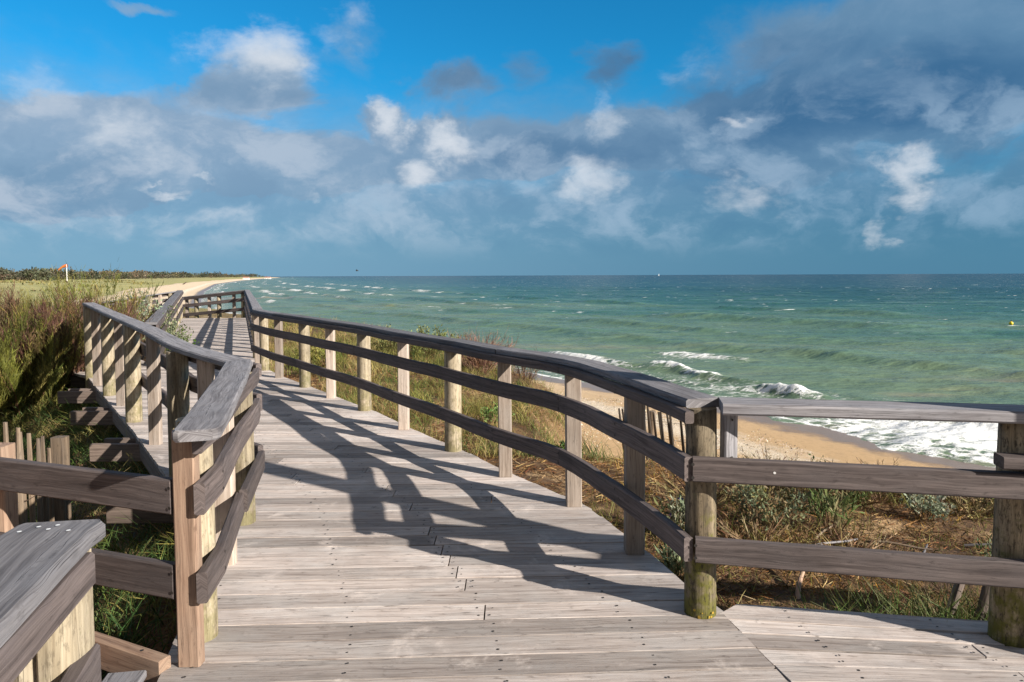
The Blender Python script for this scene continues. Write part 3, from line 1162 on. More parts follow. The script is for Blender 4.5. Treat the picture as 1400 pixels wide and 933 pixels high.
# dark edge joists under the plank ends
mb = MB()
sweep(mb, [(-6.60, 10.78, -0.12), (-5.10, 8.74, -0.12), (-3.82, 7.0, -0.12), (-2.71, 5.42, -0.12), (-1.84, 4.34, -0.12), (-1.62, 3.7, -0.12), (-1.38, 2.74, -0.12)], 0.045, 0.16)
mb.build('edge_joist', M['beam'], bw)
mb = MB()
sweep(mb, [(p[0] - 0.10, p[1] - 0.04, -0.12) for p in OUT_R[1:14]], 0.045, 0.16)
mb.build('edge_joist', M['beam'], bw)
# paired cross beams sticking out past the edge
for (x, y, ln_) in ((-6.45, 9.83, 2.2), (-5.34, 8.36, 2.2), (-4.10, 6.70, 2.4), (-2.95, 5.0, 2.0), (-7.2, 11.3, 2.0)):
    bar_part('support_beam', bw, 'beam', [((x, y, -0.145), (x + ln_, y + 0.02, -0.145), 0.06, 0.17)])
    bar_part('support_beam', bw, 'beam', [((x + 0.02, y + 0.21, -0.14), (x + ln_, y + 0.23, -0.14), 0.06, 0.17)])
    for q in (0.62, 1.6):
        part_round(bw, x + q, y + 0.11, tz(x + q, y) - 0.3, -0.10, r=0.075, mt='log', name='pile')

# ---- lower landing at the side opening
ld = thing('landing', (-2.4, 1.7, -0.08), 'orange brown ridged plank landing beside the near handrail', 'landing')
POLY_LAND = [(-5.5, -1.0), (-1.22, -1.0), (-1.40, 1.4), (-1.62, 2.60), (-1.83, 2.84), (-2.4, 3.12), (-5.5, 4.4)]
make_decking(POLY_LAND, -1.0, 4.4, lambda y: 0.10, 'decking', ld, 'landing', ztop=-0.075, pitch=0.105, gap=0.012, joists=lambda y: [-1.7, -2.5, -3.3, -4.1], screws_to=4)
mb = MB()
straight(mb, (-1.385, 2.69, -0.012), (-4.6, 4.20, -0.012), 0.055, 0.12)
for q in (0.12, 0.55):
    mb.disc((-1.385 - 1.0 * q, 2.69 + 0.47 * q, 0.0495), (0, 0, 1), 0.008)
mb.build('kerb_beam', [M['fresh'], M['screw']], ld)
mb = MB()
straight(mb, (-1.52, 2.66, -0.005), (-1.235, 0.9, -0.005), 0.145, 0.032)
mb.build('edge_board', M['cap'], ld)

# ================================================================== railings
def cap_part(parent, pts, wd=0.20, th=0.042, mt='cap', **kw):
    """top plank: z given at its upper face"""
    return part_board(parent, [(p[0], p[1], p[2] - th / 2) for p in pts], wd, th, mt=mt, name='handrail', ch=0.009, **kw)


# ---- seaward railing
RP = [(2.115, 2.90, 'r'), (0.87, 3.15, 'r'), (0.685, 3.86, 's'), (0.415, 4.67, 's'), (-0.055, 5.37, 's'), (-0.53, 6.17, 'r'), (-1.11, 7.05, 's'), (-1.725, 8.06, 'r'),
      (-2.33, 8.89, 's'), (-2.93, 9.78, 'r'), (-3.60, 10.70, 's'), (-4.13, 11.55, 'r'), (-4.38, 11.97, 's'), (-4.56, 12.45, 's')]
nfar = 16
for i in range(1, nfar + 1):
    t = i / nfar
    RP.append((-4.56 + (-10.0 + 4.56) * t, 12.45 + (26.3 - 12.45) * t, 'r' if i % 2 else 's'))
ra = thing('railing', (0.87, 3.15, 0), 'long curving dark railing on the seaward side of the boardwalk', 'railing')
for i, (x, y, kind) in enumerate(RP):
    g = tz(x, y)
    nx = RP[min(i + 1, len(RP) - 1)]
    pv = RP[max(i - 1, 0)]
    rot = math.atan2(nx[1] - pv[1], nx[0] - pv[0]) * 0.35
    if i == 0:
        part_round(ra, x, y, g - 0.3, 0.955, r=0.077, mt='mosslog', lean=(0.02, 0))
    elif i == 1:
        part_round(ra, x, y, g - 0.3, 0.955, r=0.073, mt='mosslog', lean=(-0.008, 0), taper=0.12)
    elif kind == 'r':
        part_round(ra, x, y, g - 0.3, 0.955, r=random.uniform(0.074, 0.082), mt='log')
    else:
        part_square(ra, x, y, 0.0 if y < 12 else g, 0.955, wd=0.105, dp=0.10, rot=0.0, lean=(random.uniform(-.008, .008), 0))
part_round(ra, 2.66, 2.54, -0.8, 2.85, r=0.12, mt='log')  # added out-of-view post, stand-in for the unknown source of the long deck shadow
# straight end by the camera: plank on top, two boards on the walkway side
PC = [(p[0], p[1]) for p in RP]
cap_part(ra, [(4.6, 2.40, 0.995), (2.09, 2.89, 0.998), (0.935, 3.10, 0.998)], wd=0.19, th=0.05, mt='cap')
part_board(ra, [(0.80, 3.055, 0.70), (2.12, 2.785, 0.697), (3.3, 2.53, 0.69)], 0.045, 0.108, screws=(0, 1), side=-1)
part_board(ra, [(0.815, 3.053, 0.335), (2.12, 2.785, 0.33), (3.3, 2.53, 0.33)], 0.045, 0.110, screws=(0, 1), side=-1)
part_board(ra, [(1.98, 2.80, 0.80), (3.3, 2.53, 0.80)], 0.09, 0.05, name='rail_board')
mb = MB()
square_post(mb, 0.978, 3.115, 0.66, 0.952, 0.072, 0.045, 0.35)
mb.disc((0.985, 3.088, 0.74), (0.3, -1, 0), 0.006)
mb.disc((0.985, 3.088, 0.91), (0.3, -1, 0), 0.006)
mb.build('batten', [M['cap'], M['screw']], ra)
mb = MB()
for q in range(1):
    mb.disc((1.13, 2.962, 0.705), (-0.2, -0.98, 0), 0.006, 6, 0)
mb.build('fixing', M['tag'], ra)
# yellow lichen at the foot of the corner post
for q in range(9):
    a = random.uniform(-2.3, -0.8)
    h_ = abs(random.gauss(0, 0.018)) + 0.006
    mb = MB()
    mb.disc((0.873 + 0.0785 * math.cos(a), 3.15 + 0.0785 * math.sin(a), h_), (math.cos(a), math.sin(a), 0.1), random.uniform(0.003, 0.006), 7, 0)
    mb.build('lichen', M['lichen'], ra)

curve = [(x, y) for x, y, _ in RP[1:14]]
far_path = [(RP[13][0], RP[13][1]), (RP[-1][0], RP[-1][1])]


def inner(pts, d):
    return offset(pts, d)


def smooth3(pts, z, d, n=3):
    return [(p[0], p[1], z) for p in offset(catmull(pts, n), d)]


# handrail planks end to end over the posts (each two or three posts long)
for a, b in ((0, 3), (3, 6), (6, 9), (9, 12)):
    pp = catmull(curve, 4)[a * 4:b * 4 + 1]
    up_ = 0.004 if (a // 3) % 2 else 0.0
    pp = [tuple(np.array(pp[0]) * 0.98 + np.array(pp[1]) * 0.02)] + pp[1:-1] + [tuple(np.array(pp[-1]) * 0.98 + np.array(pp[-2]) * 0.02)]
    cap_part(ra, [(p[0], p[1], 0.998 - up_) for p in pp], wd=0.172, th=0.044, jit=0.0025)
cap_part(ra, [(p[0], p[1], 0.998 + 0.06 * t) for t, p in enumerate(far_path)], wd=0.172, th=0.044)
full_in = offset(catmull(curve, 4), 0.098)
full_in[0] = (0.782, 3.045)
for zc, ht, cuts in ((0.930, 0.055, (0, 4, 9, 12)), (0.70, 0.110, (0, 2, 6, 9, 12)), (0.338, 0.110, (0, 2, 5, 8, 12))):
    for a, b in zip(cuts[:-1], cuts[1:]):
        pp = full_in[a * 4:b * 4 + 1]
        st = 0.012 * ((cuts.index(a)) % 2)
        pp = [(p[0], p[1], zc + random.uniform(-0.0012, 0.0012)) for p in pp]
        part_board(ra, pp, 0.042, ht, screws=[i for i in range(0, len(pp), 4)], side=1)
    fp = offset(far_path, 0.098)
    part_board(ra, [(fp[0][0], fp[0][1], zc), (fp[1][0], fp[1][1], zc + 0.06)], 0.042, ht)

# ---- landward railing with the sharp corner
LP = [(-1.30, 2.735, 'L1'), (-1.362, 2.95, 'r'), (-1.565, 3.72, 's'), (-1.718, 4.365, 'r'), (-2.20, 4.97, 's'), (-2.60, 5.38, 'R'), (-3.33, 6.43, 's'), (-4.09, 7.46, 'R'), (-4.75, 8.40, 's'), (-5.33, 9.15, 'R'), (-5.98, 9.98, 's'), (-6.56, 10.79, 'R')]
lr = thing('railing', (-1.84, 4.55, 0), 'weathered grey railing that bends sharply at the side path, striped with shadow', 'railing')
LZ = lambda y: float(np.interp(y, [2.5, 4.6, 5.4, 6.45, 7.46, 9.15, 10.79], [1.0, 1.0, 1.03, 1.07, 1.095, 1.12, 1.165]))
for i, (x, y, kind) in enumerate(LP):
    g = tz(x, y)
    top = LZ(y) - 0.045
    if kind == 'L1':
        part_square(lr, x, y, 0.0, top, mt='fresh', wd=0.09, dp=0.055)
    elif kind == 'r':
        part_round(lr, x, y, g - 0.2, top, r=0.074)
    elif kind == 'R':
        part_round(lr, x, y, g - 0.2, top, r=0.076, power=2.7, split=(17 if i in (5,) else False))
    else:
        part_square(lr, x, y, 0.0, top, wd=0.108, dp=0.06)
capA = [(-1.172, 2.555), (-1.288, 2.95), (-1.57, 3.85), (-1.80, 4.55)]
capB = [(-1.805, 4.60), (-2.56, 5.40), (-3.33, 6.44), (-4.10, 7.47), (-5.33, 9.15), (-6.60, 10.85)]
cap_part(lr, [(p[0], p[1], 1.0) for p in capA] + [(-1.86, 4.70, 1.0)], wd=0.168, th=0.046, round_end=0.03)
cb = catmull(capB, 4)
cap_part(lr, [(p[0], p[1], LZ(p[1]) - 0.002 * (i == 0)) for i, p in enumerate(cb)][0:9], wd=0.168, th=0.044)
cap_part(lr, [(p[0], p[1], LZ(p[1])) for p in cb][8:], wd=0.168, th=0.044)
inA = [(-1.225, 2.68), (-1.268, 2.95), (-1.478, 3.72), (-1.625, 4.36), (-1.70, 4.60)]
part_board(lr, [(p[0] - 0.004, p[1], 0.912) for p in inA], 0.04, 0.085)
part_board(lr, [(p[0], p[1], 0.69) for p in inA], 0.042, 0.125, screws=(1, 3), side=-1)
part_board(lr, [(p[0], p[1], 0.335) for p in inA[:3]], 0.042, 0.125, screws=(1,), side=-1)
part_board(lr, [(-1.452, 3.70, 0.35), (-1.58, 4.2, 0.34), (-1.68, 4.60, 0.335)], 0.042, 0.125)
LB = [(p[0], p[1]) for p in LP[4:]]
ib = offset([(-1.80, 4.66)] + LB, -0.105)
for dzc, ht in ((-0.09, 0.09), (-0.31, 0.12), (-0.665, 0.12)):
    pp = [(p[0], p[1], LZ(p[1]) + dzc) for p in ib]
    part_board(lr, pp[:5], 0.042, ht, screws=(1, 3), side=1)
    part_board(lr, pp[4:], 0.042, ht)

# ---- near handrail, beside the camera
nr_ = thing('railing', (-1.0, 1.5, 0), 'near grey handrail end on a split log post beside the landing', 'railing')
NC = lambda y: -1.045 + (1.585 - y) * 0.243
NY = (1.10, 0.3, -0.9)
cap_part(nr_, [(-1.036, 1.565, 1.0), (-1.026, 1.50, 1.0), (-1.0, 1.38, 1.0)] + [(NC(q), q, 1.0) for q in NY], wd=0.192, th=0.045, round_end=0.018)
part_round(nr_, NC(1.51) + 0.004, 1.51, -0.9, 0.955, r=0.070, power=3.4, split=16)
part_round(nr_, NC(0.25), 0.25, -0.9, 0.955, r=0.072)
part_board(nr_, [(NC(1.50) + 0.080, 1.505, 0.918)] + [(NC(q) + 0.080, q, 0.918) for q in NY], 0.038, 0.075)
for zc in (0.66, 0.32):
    part_board(nr_, [(NC(1.55) + 0.068, 1.55, zc)] + [(NC(q) + 0.095, q, zc) for q in NY], 0.042, 0.125)
pass
for q, (u_, v_) in enumerate(((-0.035, 0.035), (0.005, 0.045), (-0.06, 0.005), (0.0, 0.02), (0.055, 0.012))):
    mb = MB()
    mb.disc((-1.03 + u_ * 0.9, 1.497 + v_, 1.0028), (0, 0, 1), 0.005, 7, 0)
    mb.build('fixing', M['tag'], nr_)

# ---- side fence of the landing: two boards on a pale square post
sf = thing('railing', (-2.3, 3.1, 0), 'low two board side rail running inland from the reddish square post', 'railing')
part_square(sf, -2.37, 3.175, tz(-2.3, 3.14) - 0.2, 0.79, mt='fresh', wd=0.10, dp=0.09)
part_square(sf, -3.7, 3.72, tz(-3.7, 3.7) - 0.2, 0.79, mt='fresh', wd=0.10, dp=0.09)
part_board(sf, [(-1.352, 2.735, 0.685), (-2.30, 3.075, 0.685), (-3.75, 3.66, 0.685)], 0.042, 0.14, screws=(0, 1), side=1)
part_board(sf, [(-1.352, 2.735, 0.34), (-2.30, 3.075, 0.34), (-3.75, 3.66, 0.34)], 0.042, 0.14, screws=(0, 1), side=1)

# ---- far railing between the side path and the crest, and its inland return
fr = thing('railing', (-6.3, 12.1, 0), 'pale sunlit railing beyond the side path, returning inland at its far corner', 'railing')
FA, FB = np.array((-6.30, 12.14)), np.array((-12.65, 26.55))
FZ = lambda t: 0.78 + 0.27 * t
nf = 15
for i in range(nf + 1):
    t = i / nf
    x, y = FA + (FB - FA) * t
    g = tz(x, y)
    if i % 2 == 0:
        part_round(fr, x, y, min(g, -0.3) - 0.2, FZ(t) - 0.04, r=0.08)
    else:
        part_square(fr, x, y, 0.0, FZ(t) - 0.04, wd=0.11, dp=0.10)
fpth = [tuple(FA - (FB - FA) * 0.012), tuple(FB)]
cap_part(fr, [(p[0], p[1], FZ(t)) for t, p in enumerate(fpth)], wd=0.20, th=0.044)
fin = offset(fpth, -0.10)
for dzc, ht in ((-0.09, 0.09), (-0.31, 0.12), (-0.66, 0.12)):
    part_board(fr, [(fin[0][0], fin[0][1], FZ(0) + max(dzc, -0.62)), (fin[1][0], fin[1][1], FZ(1) + dzc)], 0.042, ht)
CA, CB = np.array((-12.65, 26.55)), np.array((-15.0, 25.1))
CZ = lambda t: 1.05 - 0.42 * t
for i in range(1, 9):
    t = i / 8
    x, y = CA + (CB - CA) * t
    (part_round if i % 2 else part_square)(fr, x, y, CZ(t) - 1.9, CZ(t) - 0.04)
cap_part(fr, [(CA[0], CA[1], CZ(0) - 0.003), (CB[0], CB[1], CZ(1))], wd=0.19, th=0.044)
for dzc in (-0.09, -0.31, -0.66):
    part_board(fr, [(CA[0], CA[1] + 0.09, CZ(0) + dzc), (CB[0], CB[1] + 0.09, CZ(1) + dzc)], 0.042, 0.11)

# ---- end railing across the far crest
er = thing('railing', (-10, 26.5, 0), 'dark three rail fence across the far end of the walk, surf behind it', 'railing')
EA, EB = np.array((-10.06, 26.40)), np.array((-17.5, 29.0))
EZ = lambda t: 1.06 - 0.74 * t
for i, t in enumerate((0.02, 0.075, 0.165, 0.225, 0.305, 0.365, 0.43, 0.49, 0.55, 0.61, 0.67)):
    # posts close together along the turn
    x, y = EA + (EB - EA) * t
    if i % 2 == 0:
        part_round(er, x, y, -2.0, EZ(t) - 0.04, r=0.085)
    else:
        part_square(er, x, y, -2.0, EZ(t) - 0.04, wd=0.11)
cap_part(er, [(EA[0], EA[1], EZ(0)), (EB[0], EB[1], EZ(1))], wd=0.19, th=0.044)
for dzc, ht in ((-0.09, 0.09), (-0.36, 0.13), (-0.72, 0.13)):
    part_board(er, [(EA[0] + 0.03, EA[1] - 0.10, EZ(0) + dzc), (EB[0], EB[1] - 0.10, EZ(1) + dzc)], 0.042, ht)
# the walk drops away inland behind the crest
mb = MB()
straight(mb, (-10.2, 26.9, -0.10), (-17.5, 27.0, -0.85), 1.0, 0.04)
mb.build('ramp_decking', M['deck'], bw)

# ================================================================== plants
def unit(v):
    return v / np.maximum(np.linalg.norm(v, axis=-1, keepdims=True), 1e-9)


def ribbon_arrays(base, d, length, width, bend):
    n = len(base)
    d = unit(d)
    length = length[:, None]
    rv = RNG.normal(size=(n, 3))
    rv[:, 2] *= 0.3
    side = unit(np.cross(d, rv)) * width[:, None] * 0.5
    mid = base + d * length * 0.5 + bend * length * 0.25
    tip = base + d * length + bend * length
    V = np.stack([base - side, base + side, mid + side * 0.85, mid - side * 0.85, tip], 1)
    return V, mid, tip


def mesh_from(name, V4s, cols, parent=None, material='leaf'):
    """V4s: list of (array n x k x 3, faces per item)"""
    vs_, fs_loop, fs_start, cs = [], [], [], []
    vo = lo = 0
    off = ORIGIN.get(parent.name, np.zeros(3)) if parent else np.zeros(3)
    for (V, faces), c in zip(V4s, cols):
        n, k_, _ = V.shape
        vs_.append((V - off).reshape(-1, 3))
        cs.append(np.repeat(c, k_, axis=0))
        for f in faces:
            idx = (np.arange(n)[:, None] * k_ + np.array(f)[None, :] + vo)
            fs_loop.append(idx.reshape(-1))
            fs_start.append(lo + np.arange(n) * len(f))
            lo += n * len(f)
        vo += n * k_
    v_ = np.concatenate(vs_)
    lp = np.concatenate(fs_loop)
    st = np.concatenate(fs_start)
    me = bpy.data.meshes.new(name)
    me.vertices.add(len(v_))
    me.vertices.foreach_set('co', v_.astype(np.float32).reshape(-1))
    me.loops.add(len(lp))
    me.loops.foreach_set('vertex_index', lp.astype(np.int32))
    me.polygons.add(len(st))
    me.polygons.foreach_set('loop_start', st.astype(np.int32))
    ca = me.attributes.new('col', 'FLOAT_COLOR', 'POINT')
    c4 = np.concatenate([np.concatenate(cs), np.ones((len(v_), 1))], 1)
    ca.data.foreach_set('color', c4.astype(np.float32).reshape(-1))
    me.update(calc_edges=True)
    me.materials.append(M[material])
    o = bpy.data.objects.new(name, me)
    COL.objects.link(o)
    if parent:
        o.parent = parent
    return o


RIB = [(0, 1, 2, 3), (3, 2, 4)]
LEAF = [(0, 1, 2), (0, 2, 3)]


def leaf_arrays(c, nrm_dir, up, ln, wd):
    """diamond leaf: base, side, tip, side with a slight fold"""
    a = unit(nrm_dir) * ln[:, None]
    s_ = unit(np.cross(nrm_dir, up)) * wd[:, None] * 0.5
    fold = unit(np.cross(s_, a)) * wd[:, None] * 0.18
    return np.stack([c, c + a * 0.5 + s_ + fold, c + a, c + a * 0.5 - s_ + fold], 1)


def pick(cols, n, jit=0.18):
    c = np.array(cols)[RNG.integers(0, len(cols), n)]
    return np.clip(c * (1 + RNG.normal(0, jit, (n, 1))) * (1 + RNG.normal(0, 0.06, (n, 3))), 0.004, 1)


OUT_RY = [p[1] for p in OUT_R[1:]] + [40]
OUT_RX = [p[0] for p in OUT_R[1:]] + [-15.4]


def seaward(x, y):
    """True right of the boardwalk"""
    ex = np.interp(y, OUT_RY, OUT_RX)
    near = y > np.interp(x, [0.9, 1.35, 1.91, 2.26, 3.3, 5.2, 9], [3.22, 3.21, 3.10, 3.02, 2.66, 2.4, 2.0])
    return (x > ex + 0.03) & near


def scatter(n, x0, x1, y0, y1, test, power=1.0):
    x = RNG.uniform(x0, x1, n)
    y = y0 + (y1 - y0) * RNG.uniform(0, 1, n) ** power
    k_ = test(x, y)
    x, y = x[k_], y[k_]
    return x, y, terrain_z(x, y)


def offv(x, y):
    D, _ = shore_dist(x, y)
    return D - crest(x, y)


TAU = 2 * math.pi
# --- litter: dead stems and needles lying on the dune
x, y, z = scatter(260000, -9, 11, 2.0, 20, lambda x, y: seaward(x, y) & (offv(x, y) > -0.9) & (fbm(x * 1.1, y * 1.1, 3, 31) > 0.37), 1.7)
n = len(x)
a = RNG.uniform(0, TAU, n)
d = np.stack([np.cos(a), np.sin(a), RNG.uniform(-0.05, 0.45, n)], 1)
V, _, _ = ribbon_arrays(np.stack([x, y, z + 0.004], 1), d, RNG.uniform(0.03, 0.16, n), RNG.uniform(0.0025, 0.0065, n), RNG.normal(0, 0.25, (n, 3)) * np.array([1, 1, 0.3]))
tone = fbm(x * 0.8, y * 0.8, 3, 33)[:, None]
c = pick([(0.16, 0.07, 0.028), (0.10, 0.045, 0.02), (0.30, 0.17, 0.07), (0.42, 0.30, 0.15), (0.20, 0.10, 0.035), (0.05, 0.03, 0.015)], n)
o = mesh_from('leaf_litter', [(V, RIB)], [c], None, 'dry')
tag(o, 'brown dead stems and litter lying on the dune', 'litter', kind='stuff')

# --- moss and short turf
x, y, z = scatter(150000, -9, 11, 2.0, 20, lambda x, y: seaward(x, y) & (offv(x, y) > -0.6) & (fbm(x * 0.7 + 5, y * 0.7, 3, 35) > 0.50), 1.4)
n = len(x)
V, _, _ = ribbon_arrays(np.stack([x, y, z - 0.005], 1), RNG.normal(0, 0.45, (n, 3)) + np.array([0, 0, 1.0]), RNG.uniform(0.02, 0.085, n), RNG.uniform(0.003, 0.007, n), RNG.normal(0, 0.25, (n, 3)))
c = np.where((fbm(x * 0.9, y * 0.9, 3, 36) > 0.52)[:, None], pick([(0.30, 0.17, 0.03), (0.36, 0.22, 0.05), (0.22, 0.13, 0.03)], n), pick([(0.14, 0.13, 0.03), (0.20, 0.19, 0.05), (0.10, 0.11, 0.03)], n))
o = mesh_from('moss_turf', [(V, RIB)], [c], None, 'leaf')
tag(o, 'ochre moss and short olive turf on the dune', 'moss', kind='stuff')


# --- shell, pebbles and weed thrown up on the beach
x, y, z = scatter(60000, -2, 24, 9, 48, lambda x, y: (shore_dist(x, y)[0] > 4.5) & (offv(x, y) < -0.8) & (fbm(x * 0.5, y * 0.5, 3, 57) + 0.25 * np.exp(-((shore_dist(x, y)[0] - 8.0) / 1.6) ** 2) > 0.55), 1.2)
n = len(x)
sz = RNG.uniform(0.03, 0.085, n)
Lv = leaf_arrays(np.stack([x, y, z + 0.006], 1), RNG.normal(0, 1, (n, 3)) * np.array([1, 1, 0.35]) + np.array([0, 0, 0.12]), np.tile(np.array([0.0, 0, 1.0]), (n, 1)), sz, sz * 0.7)
o = mesh_from('shell_debris', [(Lv, LEAF)], [pick([(0.80, 0.74, 0.62), (0.72, 0.62, 0.46), (0.85, 0.82, 0.75), (0.30, 0.20, 0.11), (0.10, 0.07, 0.045)], n, 0.12)], None, 'dry')
tag(o, 'broken shell and weed scattered over the beach', 'shell debris', kind='stuff')


# --- grass in tufts
def tufts(cx, cy, per, h0, h1, wd, spread, cols, lean=0.35, droop=0.5, wind=(-0.10, 0.12)):
    n = len(cx) * per
    bx = np.repeat(cx, per) + RNG.normal(0, spread, n)
    by = np.repeat(cy, per) + RNG.normal(0, spread, n)
    bz = terrain_z(bx, by) - 0.01
    a = RNG.uniform(0, TAU, n)
    l_ = np.abs(RNG.normal(0, lean, n))
    d = np.stack([np.cos(a) * l_ + wind[0], np.sin(a) * l_ + wind[1], np.ones(n)], 1)
    bend = np.stack([np.cos(a) * droop * RNG.uniform(0.2, 1, n), np.sin(a) * droop * RNG.uniform(0.2, 1, n), -droop * RNG.uniform(0.1, 0.6, n)], 1)
    sc_ = np.repeat(RNG.uniform(0.7, 1.25, len(cx)), per)
    V, _, _ = ribbon_arrays(np.stack([bx, by, bz], 1), d, RNG.uniform(h0, h1, n) * sc_, RNG.uniform(wd * 0.6, wd, n), bend)
    ci = pick(cols, len(cx), 0.12)
    c = np.clip(np.repeat(ci, per, axis=0) * (1 + RNG.normal(0, 0.16, (n, 1))), 0.005, 1)
    return (V, RIB), c


GREEN = [(0.075, 0.125, 0.028), (0.11, 0.16, 0.04), (0.055, 0.10, 0.03)]
YELLOW = [(0.22, 0.20, 0.055), (0.30, 0.25, 0.085), (0.16, 0.16, 0.04), (0.33, 0.25, 0.11), (0.13, 0.145, 0.035)]
parts_, cols_ = [], []
# lush green along the plank ends
x, y, _z = scatter(900, 1.2, 4.6, 2.6, 4.3, lambda x, y: seaward(x, y) & (y < np.interp(x, [1.2, 2.2, 5], [3.45, 3.65, 3.4])) & (x > 1.45))
for q in (tufts(x[:95], y[:95], 40, 0.18, 0.44, 0.0085, 0.06, GREEN + [(0.12, 0.14, 0.05), (0.16, 0.15, 0.06)], 0.35, 0.45),):
    parts_.append(q[0]); cols_.append(q[1])
x, y, _z = scatter(2600, -9, 9, 3, 17, lambda x, y: seaward(x, y) & (offv(x, y) > -0.6) & (fbm(x * 0.6 + 2, y * 0.6, 3, 41) > np.interp(x, [-3, 0, 3, 6], [0.45, 0.52, 0.56, 0.53])), 1.1)
q = tufts(x, y, 26, 0.08, 0.30, 0.006, 0.08, YELLOW, 0.4, 0.5); parts_.append(q[0]); cols_.append(q[1])
# tall yellow grass by the bend of the seaward railing and along the crest
x, y, _z = scatter(2000, -8, 1.2, 7.5, 19, lambda x, y: seaward(x, y) & (offv(x, y) > -1.0) & (offv(x, y) < 4.3))
q = tufts(x[:330], y[:330], 40, 0.14, 0.36, 0.007, 0.11, YELLOW + GREEN[:2], 0.35, 0.5); parts_.append(q[0]); cols_.append(q[1])
x, y, _z = scatter(400, 3.0, 12, 4.5, 11, lambda x, y: (offv(x, y) > -1.3) & (offv(x, y) < 0.4))
q = tufts(x[:70], y[:70], 30, 0.06, 0.2, 0.006, 0.08, YELLOW, 0.35, 0.5); parts_.append(q[0]); cols_.append(q[1])
# below and beside the walk on the inland side
x, y, _z = scatter(2600, -9, -1.5, 3.0, 13.5, lambda x, y: (x < np.interp(y, [2.7, 3.7, 4.3, 5.4, 7, 8.7, 10.8, 14], [-1.3, -1.5, -1.6, -2.3, -3.4, -4.7, -6.2, -8])))
q = tufts(x[:900], y[:900], 40, 0.12, 0.42, 0.008, 0.10, GREEN + [(0.20, 0.19, 0.05), (0.26, 0.22, 0.09)], 0.45, 0.8); parts_.append(q[0]); cols_.append(q[1])
o = mesh_from('dune_grass', parts_, cols_, None, 'leaf')
tag(o, 'green and straw coloured grass tufts beside the boardwalk', 'grass', kind='stuff')
# marram over the inland and far dunes
parts_, cols_ = [], []
x, y, _z = scatter(5200, -75, -6.0, 13.5, 90, lambda x, y: (x < np.interp(y, [13, 27, 40, 90], [-8.5, -15.5, -18, -38])) & (offv(x, y) > 2), 1.3)
q = tufts(x, y, 20, 0.15, 0.40, 0.018, 0.3, YELLOW, 0.35, 0.4); parts_.append(q[0]); cols_.append(q[1])
x, y, _z = scatter(900, -16, -3, 13, 30, lambda x, y: seaward(x, y) & (offv(x, y) > -1.0) & (offv(x, y) < 6))
q = tufts(x, y, 26, 0.15, 0.36, 0.012, 0.15, YELLOW, 0.35, 0.4); parts_.append(q[0]); cols_.append(q[1])
o = mesh_from('marram_grass', parts_, cols_, None, 'leaf')
tag(o, 'yellow green marram grass over the inland dunes', 'grass', kind='stuff')


# --- broom bushes: many thin arching stems
def broom(x, y, h, rad, cols, label, ns=120, tw=46, lean=(0, 0)):
    g = tz(x, y)
    t = thing('broom_shrub', (x, y, g), label, 'shrub', 'feathery broom shrubs beside the side path')
    a = RNG.uniform(0, TAU, ns)
    rr = rad * np.sqrt(RNG.uniform(0, 1, ns))
    base = np.stack([x + np.cos(a) * rr * 0.45, y + np.sin(a) * rr * 0.45, np.full(ns, g - 0.05)], 1)
    ll = h * RNG.uniform(0.55, 0.98, ns) * (1 - 0.25 * (rr / rad) ** 2)
    d = np.stack([np.cos(a) * rr / h * 0.75 + lean[0] + RNG.normal(0, 0.10, ns), np.sin(a) * rr / h * 0.75 + lean[1] + RNG.normal(0, 0.10, ns), np.ones(ns)], 1)
    bend = np.stack([np.cos(a) * 0.22 * rr / rad + lean[0] * 0.5, np.sin(a) * 0.22 * rr / rad + lean[1] * 0.5, -0.06 * np.ones(ns)], 1)
    V, _, _ = ribbon_arrays(base, d, ll, np.full(ns, 0.02), bend)
    mesh_from('stems', [(V, RIB)], [pick([(0.10, 0.06, 0.035), (0.15, 0.09, 0.05)], ns)], t, 'dry')
    du = unit(d)
    # twigs fanning up along each stem, then a finer set on those
    n1 = ns * tw
    i = np.repeat(np.arange(ns), tw)
    s_ = RNG.uniform(0.12, 1.0, n1)
    p = base[i] + du[i] * (ll[i] * s_)[:, None] + bend[i] * (ll[i] * s_ * s_)[:, None]
    dd = du[i] * 0.8 + RNG.normal(0, 0.34, (n1, 3)) + np.array([0, 0, 0.55])
    l1 = h * RNG.uniform(0.08, 0.24, n1)
    cc = pick(cols, ns, 0.10)[i] * (1 + RNG.normal(0, 0.14, (n1, 1)))
    V1, m1, t1 = ribbon_arrays(p, dd, l1, RNG.uniform(0.005, 0.010, n1), RNG.normal(0, 0.12, (n1, 3)))
    n2 = n1 * 4
    j = np.repeat(np.arange(n1), 4)
    s2 = RNG.uniform(0.1, 0.95, n2)
    p2 = p[j] + unit(dd)[j] * (l1[j] * s2)[:, None]
    d2 = unit(dd)[j] + RNG.normal(0, 0.4, (n2, 3)) + np.array([0, 0, 0.35])
    V2, _, _ = ribbon_arrays(p2, d2, RNG.uniform(0.05, 0.15, n2), RNG.uniform(0.005, 0.011, n2), RNG.normal(0, 0.15, (n2, 3)))
    mesh_from('foliage', [(V1, RIB), (V2, RIB)], [np.clip(cc, 0.01, 1), np.clip(cc[j] * (1 + RNG.normal(0, 0.18, (n2, 1))), 0.01, 1)], t, 'leaf')
    return t


